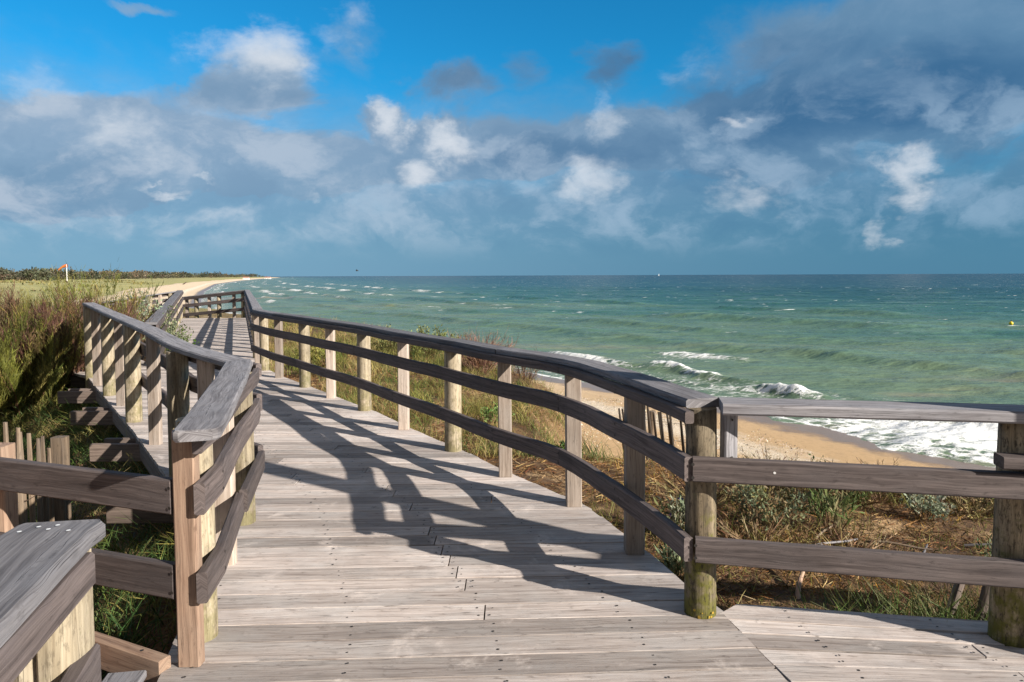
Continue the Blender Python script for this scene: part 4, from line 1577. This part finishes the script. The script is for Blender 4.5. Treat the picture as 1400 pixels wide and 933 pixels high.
PINK = [(0.135, 0.07, 0.052), (0.175, 0.095, 0.066), (0.10, 0.055, 0.038), (0.14, 0.105, 0.045)]
OLIVE = [(0.13, 0.125, 0.03), (0.19, 0.17, 0.045), (0.085, 0.085, 0.022), (0.17, 0.11, 0.05)]
LIME = [(0.19, 0.20, 0.04), (0.13, 0.145, 0.032), (0.24, 0.22, 0.06)]
STRAW = [(0.17, 0.125, 0.055), (0.14, 0.085, 0.042), (0.11, 0.085, 0.032)]
broom(-7.6, 11.9, 1.85, 1.0, PINK, 'pinkish brown broom bush nearest the end of the striped railing', lean=(0.10, 0.0))
broom(-8.45, 11.35, 2.15, 1.3, OLIVE, 'olive broom bush at the edge of the photo, in front of the taller ones', lean=(0.22, 0.05))
broom(-8.35, 13.9, 2.35, 0.75, LIME, 'yellow green broom bush with upright sprays behind the railing end', ns=50)
broom(-8.8, 12.9, 2.20, 1.15, PINK, 'tall pinkish broom bush at the back of the clump', lean=(0.06, 0.0))
broom(-9.6, 12.4, 2.35, 1.3, STRAW, 'straw coloured broom bush at the outer end of the clump')
broom(-7.7, 10.85, 1.45, 0.95, LIME, 'low bright green broom bush in front, over the bare sandy patch', ns=60, lean=(-0.15, -0.1))
broom(-8.5, 10.4, 1.2, 0.8, OLIVE, 'low dark olive broom sprawling over the ground in front', ns=46, lean=(0.3, -0.1))
broom(-10.4, 14.9, 2.2, 1.4, OLIVE, 'olive broom bush standing behind the whole clump')


# --- small leafy shrubs
def leafy_shrub(x, y, h, rad, cols, label, nleaf=600, ln=0.05, wd=0.018, name='leafy_shrub', upright=0.6, stems=24, group='low shrubs on the seaward dune', g=None, flowers=None, stemcol=((0.12, 0.08, 0.045), (0.2, 0.13, 0.07)), sw=0.008):
    g = tz(x, y) if g is None else g
    t = thing(name, (x, y, g), label, 'shrub', group)
    a = RNG.uniform(0, TAU, stems)
    rr = rad * np.sqrt(RNG.uniform(0, 1, stems))
    base = np.stack([x + np.cos(a) * rr * 0.25, y + np.sin(a) * rr * 0.25, np.full(stems, g - 0.03)], 1)
    tipp = np.stack([x + np.cos(a) * rr, y + np.sin(a) * rr, g + h * np.sqrt(np.clip(1 - (rr / rad) ** 2 * 0.75, 0.05, 1)) * RNG.uniform(0.7, 1.05, stems)], 1)
    d = tipp - base
    L_ = np.linalg.norm(d, axis=1)
    V, _, _ = ribbon_arrays(base, d, L_, np.full(stems, sw), RNG.normal(0, 0.06, (stems, 3)))
    mesh_from('stems', [(V, RIB)], [pick(stemcol, stems)], t, 'dry')
    i = RNG.integers(0, stems, nleaf)
    s_ = RNG.uniform(0.25, 1.02, nleaf) ** 0.7
    p = base[i] + d[i] * s_[:, None] + RNG.normal(0, 0.012 + 0.04 * rad, (nleaf, 3))
    p[:, 2] = np.maximum(p[:, 2], g + 0.01)
    dd = RNG.normal(0, 0.8, (nleaf, 3)) + unit(d)[i] * upright + np.array([0, 0, 0.25])
    Lv = leaf_arrays(p, dd, RNG.normal(size=(nleaf, 3)), ln * RNG.uniform(0.6, 1.3, nleaf), wd * RNG.uniform(0.7, 1.3, nleaf))
    cc = pick(cols, stems, 0.12)[i] * (1 + RNG.normal(0, 0.18, (nleaf, 1)))
    mesh_from('foliage', [(Lv, LEAF)], [np.clip(cc, 0.01, 1)], t, 'leaf')
    if flowers:
        m_ = flowers[0]
        k_ = RNG.integers(0, stems, m_)
        pf = tipp[k_] + RNG.normal(0, 0.02, (m_, 3))
        for q in range(m_):
            Lf = leaf_arrays(np.repeat(pf[q:q + 1], 5, axis=0), RNG.normal(0, 1, (5, 3)) + np.array([0, 0, 0.4]), RNG.normal(size=(5, 3)), np.full(5, 0.016), np.full(5, 0.012))
            mesh_from('flower', [(Lf, LEAF)], [pick([flowers[1]], 5, 0.1)], t, 'leaf')
    return t


def bare_shrub(x, y, h, rad, cols, label, ns=26, tw=16, g=None, name='bare_shrub', lean=(0, 0)):
    g = tz(x, y) if g is None else g
    t = thing(name, (x, y, g), label, 'shrub', 'leafless twiggy shrubs on the dune edge')
    a = RNG.uniform(0, TAU, ns)
    rr = rad * np.sqrt(RNG.uniform(0, 1, ns))
    base = np.stack([x + np.cos(a) * rr * 0.2, y + np.sin(a) * rr * 0.2, np.full(ns, g - 0.03)], 1)
    d = np.stack([np.cos(a) * rr + lean[0], np.sin(a) * rr + lean[1], np.full(ns, h) * RNG.uniform(0.6, 1, ns)], 1)
    L_ = np.linalg.norm(d, axis=1)
    V, _, _ = ribbon_arrays(base, d, L_, np.full(ns, 0.012), RNG.normal(0, 0.08, (ns, 3)))
    n1 = ns * tw
    i = np.repeat(np.arange(ns), tw)
    s_ = RNG.uniform(0.2, 1, n1)
    p = base[i] + d[i] * s_[:, None]
    dd = unit(d)[i] + RNG.normal(0, 0.5, (n1, 3)) + np.array([0, 0, 0.3])
    V1, _, _ = ribbon_arrays(p, dd, h * RNG.uniform(0.12, 0.32, n1), np.full(n1, 0.006), RNG.normal(0, 0.15, (n1, 3)))
    c = pick(cols, ns, 0.15)
    o = mesh_from('twigs', [(V, RIB), (V1, RIB)], [c, np.clip(c[i] * (1 + RNG.normal(0, 0.15, (n1, 1))), 0.005, 1)], t, 'dry')
    return t


SAGE = [(0.16, 0.19, 0.10), (0.21, 0.24, 0.14), (0.12, 0.14, 0.07)]
SILVER = [(0.30, 0.34, 0.24), (0.24, 0.28, 0.18)]
DEEP = [(0.055, 0.085, 0.025), (0.08, 0.11, 0.03), (0.10, 0.10, 0.035)]
BROWN = [(0.14, 0.075, 0.045), (0.20, 0.11, 0.07), (0.10, 0.055, 0.04)]
# between the two big posts
leafy_shrub(1.98, 5.35, 0.42, 0.34, SAGE + [(0.17, 0.16, 0.07), (0.2, 0.15, 0.08)], 'bushy grey green plant beside the mossy corner post', 800, 0.055, 0.016)
leafy_shrub(2.42, 5.2, 0.33, 0.22, [(0.11, 0.15, 0.05), (0.15, 0.19, 0.07), (0.2, 0.19, 0.09)], 'long leaved green plant in the middle of the dead stems', 200, 0.11, 0.014, upright=1.2)
leafy_shrub(2.75, 6.0, 0.30, 0.40, DEEP, 'dark green mounded shrub under the middle board', 900, 0.04, 0.016)
bare_shrub(3.15, 6.2, 0.28, 0.5, [(0.24, 0.17, 0.10), (0.17, 0.11, 0.06), (0.20, 0.17, 0.08)], 'dry olive brown thicket behind the middle board', 60, 22)
leafy_shrub(3.35, 5.55, 0.24, 0.18, SILVER, 'small silvery leaved plant on the bare sand', 320, 0.045, 0.02)
bare_shrub(3.95, 5.9, 0.26, 0.5, [(0.26, 0.20, 0.10), (0.20, 0.18, 0.07), (0.16, 0.11, 0.06)], 'fine straw brown thicket next to the round end post', 60, 22)
leafy_shrub(4.5, 5.9, 0.30, 0.35, [(0.22, 0.27, 0.05), (0.17, 0.22, 0.05)], 'fresh lime green plant beside the round end post', 600, 0.045, 0.02)
leafy_shrub(3.3, 4.55, 0.2, 0.16, DEEP + SAGE, 'little dark plant at the edge of the sandy patch', 240, 0.04, 0.014)
leafy_shrub(1.25, 5.0, 0.36, 0.22, SILVER + SAGE, 'silvery plant with violet flowers peeping past the corner post', 420, 0.08, 0.018, upright=1.0, flowers=(9, (0.30, 0.16, 0.55)))
leafy_shrub(1.02, 4.3, 0.26, 0.15, SILVER + SAGE, 'pale upright tuft against the walkway behind the corner post', 260, 0.09, 0.016, upright=1.3)
bare_shrub(3.35, 8.6, 0.45, 0.35, BROWN, 'spindly brown twigs rising against the beach beside the corner post', 14, 10)
bare_shrub(4.9, 8.6, 0.2, 0.3, BROWN, 'small wiry twigs on the dune edge in the middle of the beach', 12, 10)
bare_shrub(1.65, 5.9, 0.26, 0.45, [(0.24, 0.19, 0.09), (0.14, 0.09, 0.05)], 'straw brown thicket just inside the corner post', 50, 20)
leafy_shrub(2.25, 6.2, 0.28, 0.35, OLIVE + DEEP, 'olive shrub under the middle board behind the grey green plant', 800, 0.04, 0.014)
bare_shrub(3.6, 6.6, 0.24, 0.55, [(0.20, 0.16, 0.07), (0.15, 0.12, 0.05), (0.13, 0.08, 0.045)], 'wide olive brown thicket at the dune edge', 70, 24)
bare_shrub(4.6, 6.9, 0.22, 0.6, [(0.24, 0.20, 0.09), (0.18, 0.15, 0.06)], 'straw coloured thicket at the dune edge behind the end post', 60, 22)
bare_shrub(2.6, 6.9, 0.24, 0.5, [(0.19, 0.14, 0.075), (0.13, 0.08, 0.045)], 'dark brown thicket along the dune edge', 60, 22)
bare_shrub(2.35, 4.75, 0.16, 0.45, [(0.36, 0.28, 0.17), (0.22, 0.14, 0.08), (0.12, 0.07, 0.04)], 'flattened heap of pale dead stems between the boards', 60, 14)
bare_shrub(1.75, 4.9, 0.18, 0.4, [(0.32, 0.24, 0.14), (0.18, 0.11, 0.06)], 'flattened dead stems close to the corner post', 50, 14)
# along the curve
leafy_shrub(0.55, 7.6, 0.22, 0.22, GREEN + DEEP, 'low bright green plant beside the plank ends', 420, 0.05, 0.016)
leafy_shrub(1.30, 9.6, 0.34, 0.34, DEEP + SAGE, 'dark scrub at the foot of the picket fence', 600, 0.04, 0.014)
bare_shrub(1.75, 10.2, 0.5, 0.4, BROWN, 'brown twiggy scrub in front of the picket fence', 34, 16)
leafy_shrub(-1.85, 15.4, 0.74, 0.75, [(0.17, 0.19, 0.06), (0.24, 0.25, 0.09), (0.13, 0.15, 0.05)], 'rounded olive shrub standing against the sea', 1700, 0.07, 0.025)
leafy_shrub(-2.75, 16.2, 0.62, 0.6, [(0.20, 0.22, 0.07), (0.26, 0.27, 0.10)], 'smaller olive shrub next to the rounded one', 1100, 0.07, 0.024)
bare_shrub(-0.62, 13.8, 0.8, 0.6, [(0.20, 0.11, 0.085), (0.26, 0.15, 0.11), (0.15, 0.08, 0.06)], 'dense purplish brown bare shrub against the surf', 70, 26)
bare_shrub(0.25, 13.2, 0.7, 0.35, BROWN, 'sparse upright bare shrub against the surf', 22, 16)
leafy_shrub(-4.1, 14.3, 0.5, 0.5, LIME + [(0.2, 0.22, 0.06)], 'yellow green bush beyond the bend of the railing', 1000, 0.07, 0.022)
leafy_shrub(-3.55, 13.2, 0.48, 0.4, LIME + OLIVE, 'tall yellowish bush between two posts near the bend', 800, 0.09, 0.016, upright=1.2)
leafy_shrub(-0.25, 9.4, 0.25, 0.25, [(0.12, 0.20, 0.05), (0.16, 0.23, 0.07)], 'small vivid green plant in the dry grass', 360, 0.06, 0.02)
# inland side
leafy_shrub(-7.9, 15.0, 1.75, 0.75, SAGE + SILVER, 'grey green rounded shrub in front of the inland railing', 2400, 0.08, 0.035, group='shrubs on the inland side')
leafy_shrub(-6.9, 14.0, 1.2, 0.5, GREEN + SAGE, 'green shrub low beside the start of the pale railing', 1200, 0.07, 0.028, group='shrubs on the inland side')

# ================================================================== picket fences and small things
def picket(parent, x, y, z0, z1, lean=(0, 0), r=0.019, mt='stake'):
    mb = MB()
    n = 7
    rings = []
    lens = []
    ph = random.uniform(0, 6)
    for i in range(6):
        t = i / 5
        z = z0 + (z1 - z0) * t
        k = r * (1 - 0.15 * t) * (1.0 if i < 5 else 0.72)
        rings.append([(x + lean[0] * t + k * math.cos(TAU * q / n + ph) * (1 + random.uniform(-.08, .08)), y + lean[1] * t + k * 0.7 * math.sin(TAU * q / n + ph), z) for q in range(n)])
        lens.append(z - z0)
    mb.ring_strip(rings, lens)
    return mb.build('picket', M[mt], parent)


def wire_part(parent, pts, r=0.0025):
    mb = MB()
    rings = []
    lens = [0]
    for i, p in enumerate(pts):
        if i:
            lens.append(lens[-1] + math.dist(p, pts[i - 1]))
        rings.append([(p[0], p[1] + r * math.cos(TAU * q / 5), p[2] + r * math.sin(TAU * q / 5)) for q in range(5)])
    mb.ring_strip(rings, lens)
    return mb.build('wire', M['wire'], parent)


PICKETS = ((-2.93, 3.60, 0.92), (-2.92, 3.77, 0.80), (-2.901, 3.95, 0.73), (-2.909, 4.04, 0.681), (-2.931, 4.13, 0.639), (-2.955, 4.22, 0.61), (-2.982, 4.31, 0.552), (-3.012, 4.40, 0.541), (-3.05, 4.49, 0.496), (-3.084, 4.58, 0.43))
pf = thing('picket_fence', (-3.05, 4.3, -0.95), 'chestnut picket fence standing inland behind the two board side rail', 'fence')
for x, y, zt in PICKETS:
    picket(pf, x, y, tz(x, y) - 0.1, zt, (random.uniform(-.02, .02), random.uniform(-.03, .03)), r=0.020)
part_square(pf, -3.165, 4.80, tz(-3.15, 4.8) - 0.2, 0.45, mt='stake', wd=0.09, dp=0.08, lean=(0.01, 0))
for zz in (0.18, -0.35):
    wire_part(pf, [(-2.92, 3.6, zz + 0.12), (-2.90, 4.1, zz + 0.05), (-3.06, 4.58, zz), (-3.16, 4.8, zz)])

pr = thing('picket_fence', (2.9, 12.4, -1.6), 'leaning brushwood picket fence at the top of the beach', 'fence')
for i in range(19):
    t = i / 18
    x, y = 2.30 + 1.15 * t + random.uniform(-0.02, 0.02), 12.9 - 1.7 * t
    g = tz(x, y)
    picket(pr, x, y, min(g, -1.5) - 0.1, -0.84 + 0.16 * t + random.uniform(-0.10, 0.06), (-0.34 + random.uniform(-.09, .09), 0.0), r=0.03, mt='shadestake')
part_round(pr, 2.62, 12.9, tz(2.62, 12.9) - 0.4, -0.98, r=0.06, mt='stake')
for zz in (-1.0, -1.3):
    wire_part(pr, [(2.2, 12.9, zz - 0.1), (2.75, 12.05, zz - 0.02), (3.3, 11.2, zz + 0.05)], 0.004)


def stick(name, a, b, r, label, cat, mt='stake', group=None, taper=0.7):
    mb = MB()
    a, b = np.array(a, float), np.array(b, float)
    t_ = unit(b - a)
    s_ = unit(np.cross(t_, np.array([0.3, 0.9, 0.1])))
    u = np.cross(s_, t_)
    rings = []
    lens = []
    for i in range(7):
        t = i / 6
        c_ = a + (b - a) * t + s_ * 0.012 * math.sin(t * 5)
        k = r * (1 - (1 - taper) * t)
        rings.append([tuple(c_ + (s_ * math.cos(TAU * q / 9) + u * math.sin(TAU * q / 9)) * k * (1 + random.uniform(-.07, .07))) for q in range(9)])
        lens.append(t * float(np.linalg.norm(b - a)))
    mb.ring_strip(rings, lens)
    o = mb.build(name, M[mt])
    return tag(o, label, cat, group)


stick('leaning_stake', (2.93, 9.0, -0.95), (2.70, 9.0, -0.06), 0.036, 'taller pale stake leaning beside the corner post, seen against the beach', 'stake', group='old fence stakes')
stick('leaning_stake', (2.80, 8.95, -0.95), (2.70, 8.95, -0.16), 0.018, 'thin pale stake just beside the taller one', 'stake', group='old fence stakes')
stick('leaning_stake', (2.21, 3.5, -0.48), (2.36, 3.6, 0.02), 0.026, 'dark stake leaning behind the boards, farther from the end post', 'stake', 'beam', group='dark stakes by the end post', taper=0.9)
stick('leaning_stake', (2.35, 3.46, -0.48), (2.50, 3.58, 0.02), 0.028, 'dark stake leaning behind the boards, next to the end post', 'stake', 'beam', group='dark stakes by the end post', taper=0.9)
stick('broken_stick', (1.685, 4.02, tz(1.685, 4.02) - 0.02), (1.86, 4.35, tz(1.86, 4.35) + 0.13), 0.016, 'broken reddish stick poking out of the litter', 'stick', 'fresh')
for i, (x, y, dx_, dy_, ln_, lab) in enumerate(((2.0, 4.75, 0.9, 0.3, 0.5, 'pale bent branch lying beside the corner post'), (2.55, 4.95, 0.8, -0.4, 0.42, 'bleached branch lying across the dead stems'), (2.75, 4.6, 0.6, 0.8, 0.35, 'short pale branch on the ochre moss'), (2.2, 5.0, 0.7, 0.7, 0.45, 'thin curved branch in the litter by the green plant'), (3.3, 5.0, 0.95, -0.3, 0.5, 'grey branch lying on the bare sand'))):
    dn = math.hypot(dx_, dy_)
    ex, ey = x + dx_ / dn * ln_, y + dy_ / dn * ln_
    stick('fallen_branch', (x, y, tz(x, y) + 0.02), (ex, ey, tz(ex, ey) + 0.06), 0.009, lab, 'branch', 'stake' if i % 2 else 'cap', 'fallen branches in the dune litter')


def stone(name, x, y, r, col, label, cat='stone', g=None, sq=(1, 0.8, 0.7)):
    g = tz(x, y) if g is None else g
    mb = MB()
    rings = []
    lens = []
    sd = random.uniform(0, 9)
    for i in range(7):
        th = math.pi * (i + 0.35) / 7.7
        ring = []
        for q in range(11):
            a = TAU * q / 11
            k = r * (1 + 0.22 * math.sin(a * 2 + sd + th) + 0.12 * math.sin(a * 3 - sd * 2 + th * 3) + random.uniform(-.05, .05))
            ring.append((x + k * sq[0] * math.sin(th) * math.cos(a), y + k * sq[1] * math.sin(th) * math.sin(a), g + r * sq[2] * (0.35 - math.cos(th))))
        rings.append(ring)
        lens.append(i * r * 0.3)
    mb.ring_strip(rings, lens)
    mm = plain(name + '_surface', col, 0.8)
    o = mb.build(name, mm, None, smooth=False)
    return tag(o, label, cat)


stone('pebble', 1.985, 3.62, 0.035, (0.5, 0.46, 0.40), 'pale stone lying in the green grass by the planks')
stone('pale_stone', 1.22, 10.2, 0.12, (0.72, 0.72, 0.72), 'white stone standing in the scrub beside the picket fence', sq=(0.7, 0.7, 1.5))
stone('sea_rock', 16.9, 38.6, 0.5, (0.05, 0.045, 0.042), 'dark rock in the surf behind a small breaking wave', 'rock', g=SEA, sq=(1.3, 0.8, 0.6))
stick('driftwood', (-222, 470, tz(-222, 470) - 0.2), (-219.5, 470, tz(-222, 470) + 1.6), 0.45, 'dark driftwood stump far along the pale beach', 'driftwood', 'beam')

# ---- windsock on its mast
ws = thing('windsock', (-268.0, 420, tz(-268.0, 420)), 'orange windsock on a white mast over the far dunes', 'windsock')
mb = MB()
zz = tz(-268.0, 420)
round_post(mb, -268.0, 420, zz, 9.4, r=0.2, n=10, rough=0, taper=0.2)
mb.build('mast', plain('white_paint', (0.8, 0.8, 0.78), 0.5), ws)
mb = MB()
rings = []
lens = []
for i in range(8):
    t = i / 7
    k = 1.1 - 0.6 * t
    cx_, cz_ = -268.0 + 0.15 - 4.9 * t, 8.5 - 2.1 * t * t - 0.25 * t
    rings.append([(cx_, 420 + k * math.cos(TAU * q / 14), cz_ + k * math.sin(TAU * q / 14)) for q in range(14)])
    lens.append(t * 3.6)
mb.ring_strip(rings, lens, closed_caps=False)
so = mb.build('sock', plain('orange_cloth', (0.72, 0.20, 0.04), 0.8), ws, smooth=True)
mb = MB()
for q in range(14):
    pass
rings = [[(-267.85 + dx_, 420 + 1.0 * kk * math.cos(TAU * q / 14), 8.5 + 1.0 * kk * math.sin(TAU * q / 14)) for q in range(14)] for dx_, kk in ((-0.1, 1.0), (0.1, 1.0), (0.1, 0.86), (-0.1, 0.86))]
mb.ring_strip(rings, [0, .2, .3, .5], closed_caps=False)
mb.build('hoop', plain('red_hoop', (0.35, 0.06, 0.05), 0.6), ws)


# ---- white houses on the headland
def house(x, y, wd, dp, ht, label):
    g = tz(x, y)
    t = thing('house', (x, y, g), label, 'house', 'white houses along the far shore')
    wall = plain('white_render', (0.78, 0.77, 0.74), 0.8)
    mb = MB()
    straight(mb, (x - wd / 2, y, g + ht / 2), (x + wd / 2, y, g + ht / 2), dp, ht, 0.02)
    mb.build('wall', wall, t)
    mb = MB()
    a, b = wd / 2 + 0.4, dp / 2 + 0.4
    rings = [[(x + s_ * a, y - b, g + ht + 0.003), (x + s_ * a, y + b, g + ht + 0.003), (x + s_ * a, y, g + ht * 1.55)] for s_ in (-1, 1)]
    mb.ring_strip(rings, [0, wd])
    mb.build('roof', plain('clay_tiles', (0.35, 0.16, 0.10), 0.8), t)
    for s_ in (-0.3, 0.05, 0.3):
        mb = MB()
        straight(mb, (x + wd * s_ - 0.6, y - dp / 2 - 0.02, g + ht * 0.5), (x + wd * s_ + 0.6, y - dp / 2 - 0.02, g + ht * 0.5), 0.06, 1.4, 0.01)
        mb.build('window', M['screw'], t)


house(-545, 1430, 11, 7, 4.0, 'white house among the trees on the far shore')
house(-700, 2000, 16, 9, 5.0, 'white house on the point of the far shore')

# ---- sail, bird and buoy
sb = thing('sailboat', (1055, 5000, SEA), 'tiny white sail on the horizon', 'sailboat')
mb = MB()
rings = [[(1055 + dx_, 5000 + k * 1.6, SEA + 0.2), (1055 + dx_, 5000 + k * 2.2, SEA + 1.6), (1055 + dx_, 5000 - k * 2.2, SEA + 1.6), (1055 + dx_, 5000 - k * 1.6, SEA + 0.2)] for dx_, k in ((-6, 0.5), (-3, 1), (2, 1), (6, 0.15))]
mb.ring_strip(rings, [0, 3, 8, 12])
mb.build('hull', plain('boat_hull', (0.7, 0.7, 0.7), 0.5), sb)
mb = MB()
rings = [[(1055 - 5 + 5.2 * t, 5000 - 0.08, SEA + 2.4 + 13 * t), (1055 + 1.0, 5000 - 0.08, SEA + 2.4 + 13 * t), (1055 + 1.0, 5000 + 0.08, SEA + 2.4 + 13 * t), (1055 - 5 + 5.2 * t, 5000 + 0.08, SEA + 2.4 + 13 * t)] for t in (0, .33, .66, 1)]
mb.ring_strip(rings, [0, 4, 8, 13])
mb.build('sail', plain('sailcloth', (0.85, 0.85, 0.85), 0.8), sb)

bd_m = plain('dark_feathers', (0.05, 0.045, 0.045), 0.7)
mb = MB()
bx_, by_, bz_ = -111, 500, 5.4
rings = []
for dx_, k, dz_ in ((-1.0, 0.05, 0), (-0.7, 0.28, 0), (0, 0.36, 0.02), (0.7, 0.24, 0.08), (1.05, 0.17, 0.14), (1.35, 0.03, 0.14)):
    rings.append([(bx_ + dx_, by_ + k * math.cos(TAU * q / 10), bz_ + dz_ + k * math.sin(TAU * q / 10)) for q in range(10)])
mb.ring_strip(rings, [0, .3, 1, 1.7, 2, 2.3])
for s_ in (-1, 1):
    rings = []
    for t in range(7):
        u_ = t / 6
        w_ = 0.36 * (1 - u_) ** 0.7 + 0.03
        yy, zz = by_ + s_ * (0.2 + 2.0 * u_), bz_ + 0.15 + 0.75 * math.sin(u_ * 1.9)
        rings.append([(bx_ - w_ - 0.35 * u_, yy, zz), (bx_ - 0.35 * u_, yy, zz + 0.05), (bx_ + w_ - 0.35 * u_, yy, zz), (bx_ - 0.35 * u_, yy, zz - 0.03)])
    mb.ring_strip(rings, list(range(7)))
tag(mb.build('seabird', bd_m, None), 'dark seabird flying low above the sea horizon', 'bird')

by = thing('buoy', (68.1, 94.8, SEA), 'small yellow buoy floating far out on the sea', 'buoy')
mb = MB()
rings = []
for i in range(9):
    th = math.pi * (i + 0.3) / 8.6
    rings.append([(68.1 + 0.27 * math.sin(th) * math.cos(TAU * q / 14), 94.8 + 0.27 * math.sin(th) * math.sin(TAU * q / 14), SEA + 0.2 - 0.27 * math.cos(th)) for q in range(14)])
mb.ring_strip(rings, list(range(9)))
mb.build('float', plain('yellow_plastic', (0.80, 0.62, 0.02), 0.4), by, smooth=True)
mb = MB()
round_post(mb, 68.1, 94.8, SEA + 0.42, SEA + 0.66, r=0.05, n=8, rough=0)
mb.build('ring_handle', M['screw'], by)


# ================================================================== the far wood
def far_wood():
    px = RNG.uniform(-260, 388, 16000)
    Zr = np.exp(RNG.uniform(math.log(470), math.log(3900), 16000))
    X = (px - 700) / 952 * Zr
    D, _ = shore_dist(X, Zr)
    clear = fbm(X * 0.006, Zr * 0.006, 3, 50)
    lo_ = np.interp(Zr, [470, 1000, 2000], [75, 50, 30]) + 70 * clear
    k_ = (D > lo_) & (D < 1500) & (Zr < 900 + np.clip(px - 150, 0, 300) * 14) & (clear > 0.30)
    X, Y_, = X[k_], Zr[k_]
    order = RNG.permutation(len(Y_))[:2600]
    X, Y_ = X[order], Y_[order]
    Z0 = terrain_z(X, Y_)
    nt_ = len(X)
    hgt = (2.6 + 7.0 * RNG.uniform(0, 1, nt_) ** 2) * (1 + 0.55 * (fbm(X * 0.01, Y_ * 0.01, 3, 51) - 0.5)) * np.interp(Y_, [400, 1200, 3800], [1.0, 1.25, 1.7])
    per = 70
    n = nt_ * per
    i = np.repeat(np.arange(nt_), per)
    u = RNG.normal(0, 1, (n, 3))
    u = unit(u) * RNG.uniform(0.35, 1.0, (n, 1)) ** 0.5
    rw = hgt[i] * RNG.uniform(0.5, 0.62, n)
    c_ = np.stack([X[i] + u[:, 0] * rw, Y_[i] + u[:, 1] * rw, Z0[i] + hgt[i] * (0.60 + 0.40 * u[:, 2])], 1)
    sz = hgt[i] * RNG.uniform(0.12, 0.26, n)
    Lv = leaf_arrays(c_, RNG.normal(size=(n, 3)), RNG.normal(size=(n, 3)), sz, sz * 0.8)
    tc_ = pick([(0.055, 0.066, 0.040), (0.075, 0.080, 0.048), (0.105, 0.092, 0.06), (0.06, 0.063, 0.045), (0.125, 0.108, 0.07)], nt_, 0.2)
    # trunks
    V, _, _ = ribbon_arrays(np.stack([X, Y_, Z0 - 0.2], 1), np.tile(np.array([0.0, 0, 1.0]), (nt_, 1)), hgt * 0.9, np.full(nt_, 0.4), np.zeros((nt_, 3)))
    o = mesh_from('far_wood', [(Lv, LEAF), (V, RIB)], [np.clip(tc_[i] * (1 + RNG.normal(0, 0.2, (n, 1))), 0.01, 1), pick([(0.06, 0.045, 0.035)], nt_)], None, 'farleaf')
    tag(o, 'dark strip of pine wood along the far dunes', 'wood', kind='stuff')


far_wood()
# scrub patches on the far dunes
x, y, z = scatter(26000, -420, -30, 70, 560, lambda x, y: (shore_dist(x, y)[0] > 34) & (fbm(x * 0.03, y * 0.03, 4, 55) > 0.56), 0.8)
n = len(x)
sz = RNG.uniform(0.5, 1.5, n)
Lv = leaf_arrays(np.stack([x, y, z - 0.1], 1), RNG.normal(0, 0.6, (n, 3)) + np.array([0, 0, 0.7]), RNG.normal(size=(n, 3)), sz, sz * 0.9)
o = mesh_from('dune_scrub', [(Lv, LEAF)], [pick([(0.12, 0.12, 0.045), (0.17, 0.15, 0.06), (0.22, 0.20, 0.08)], n)], None, 'farleaf')
tag(o, 'scattered olive scrub on the far dunes', 'scrub', kind='stuff')
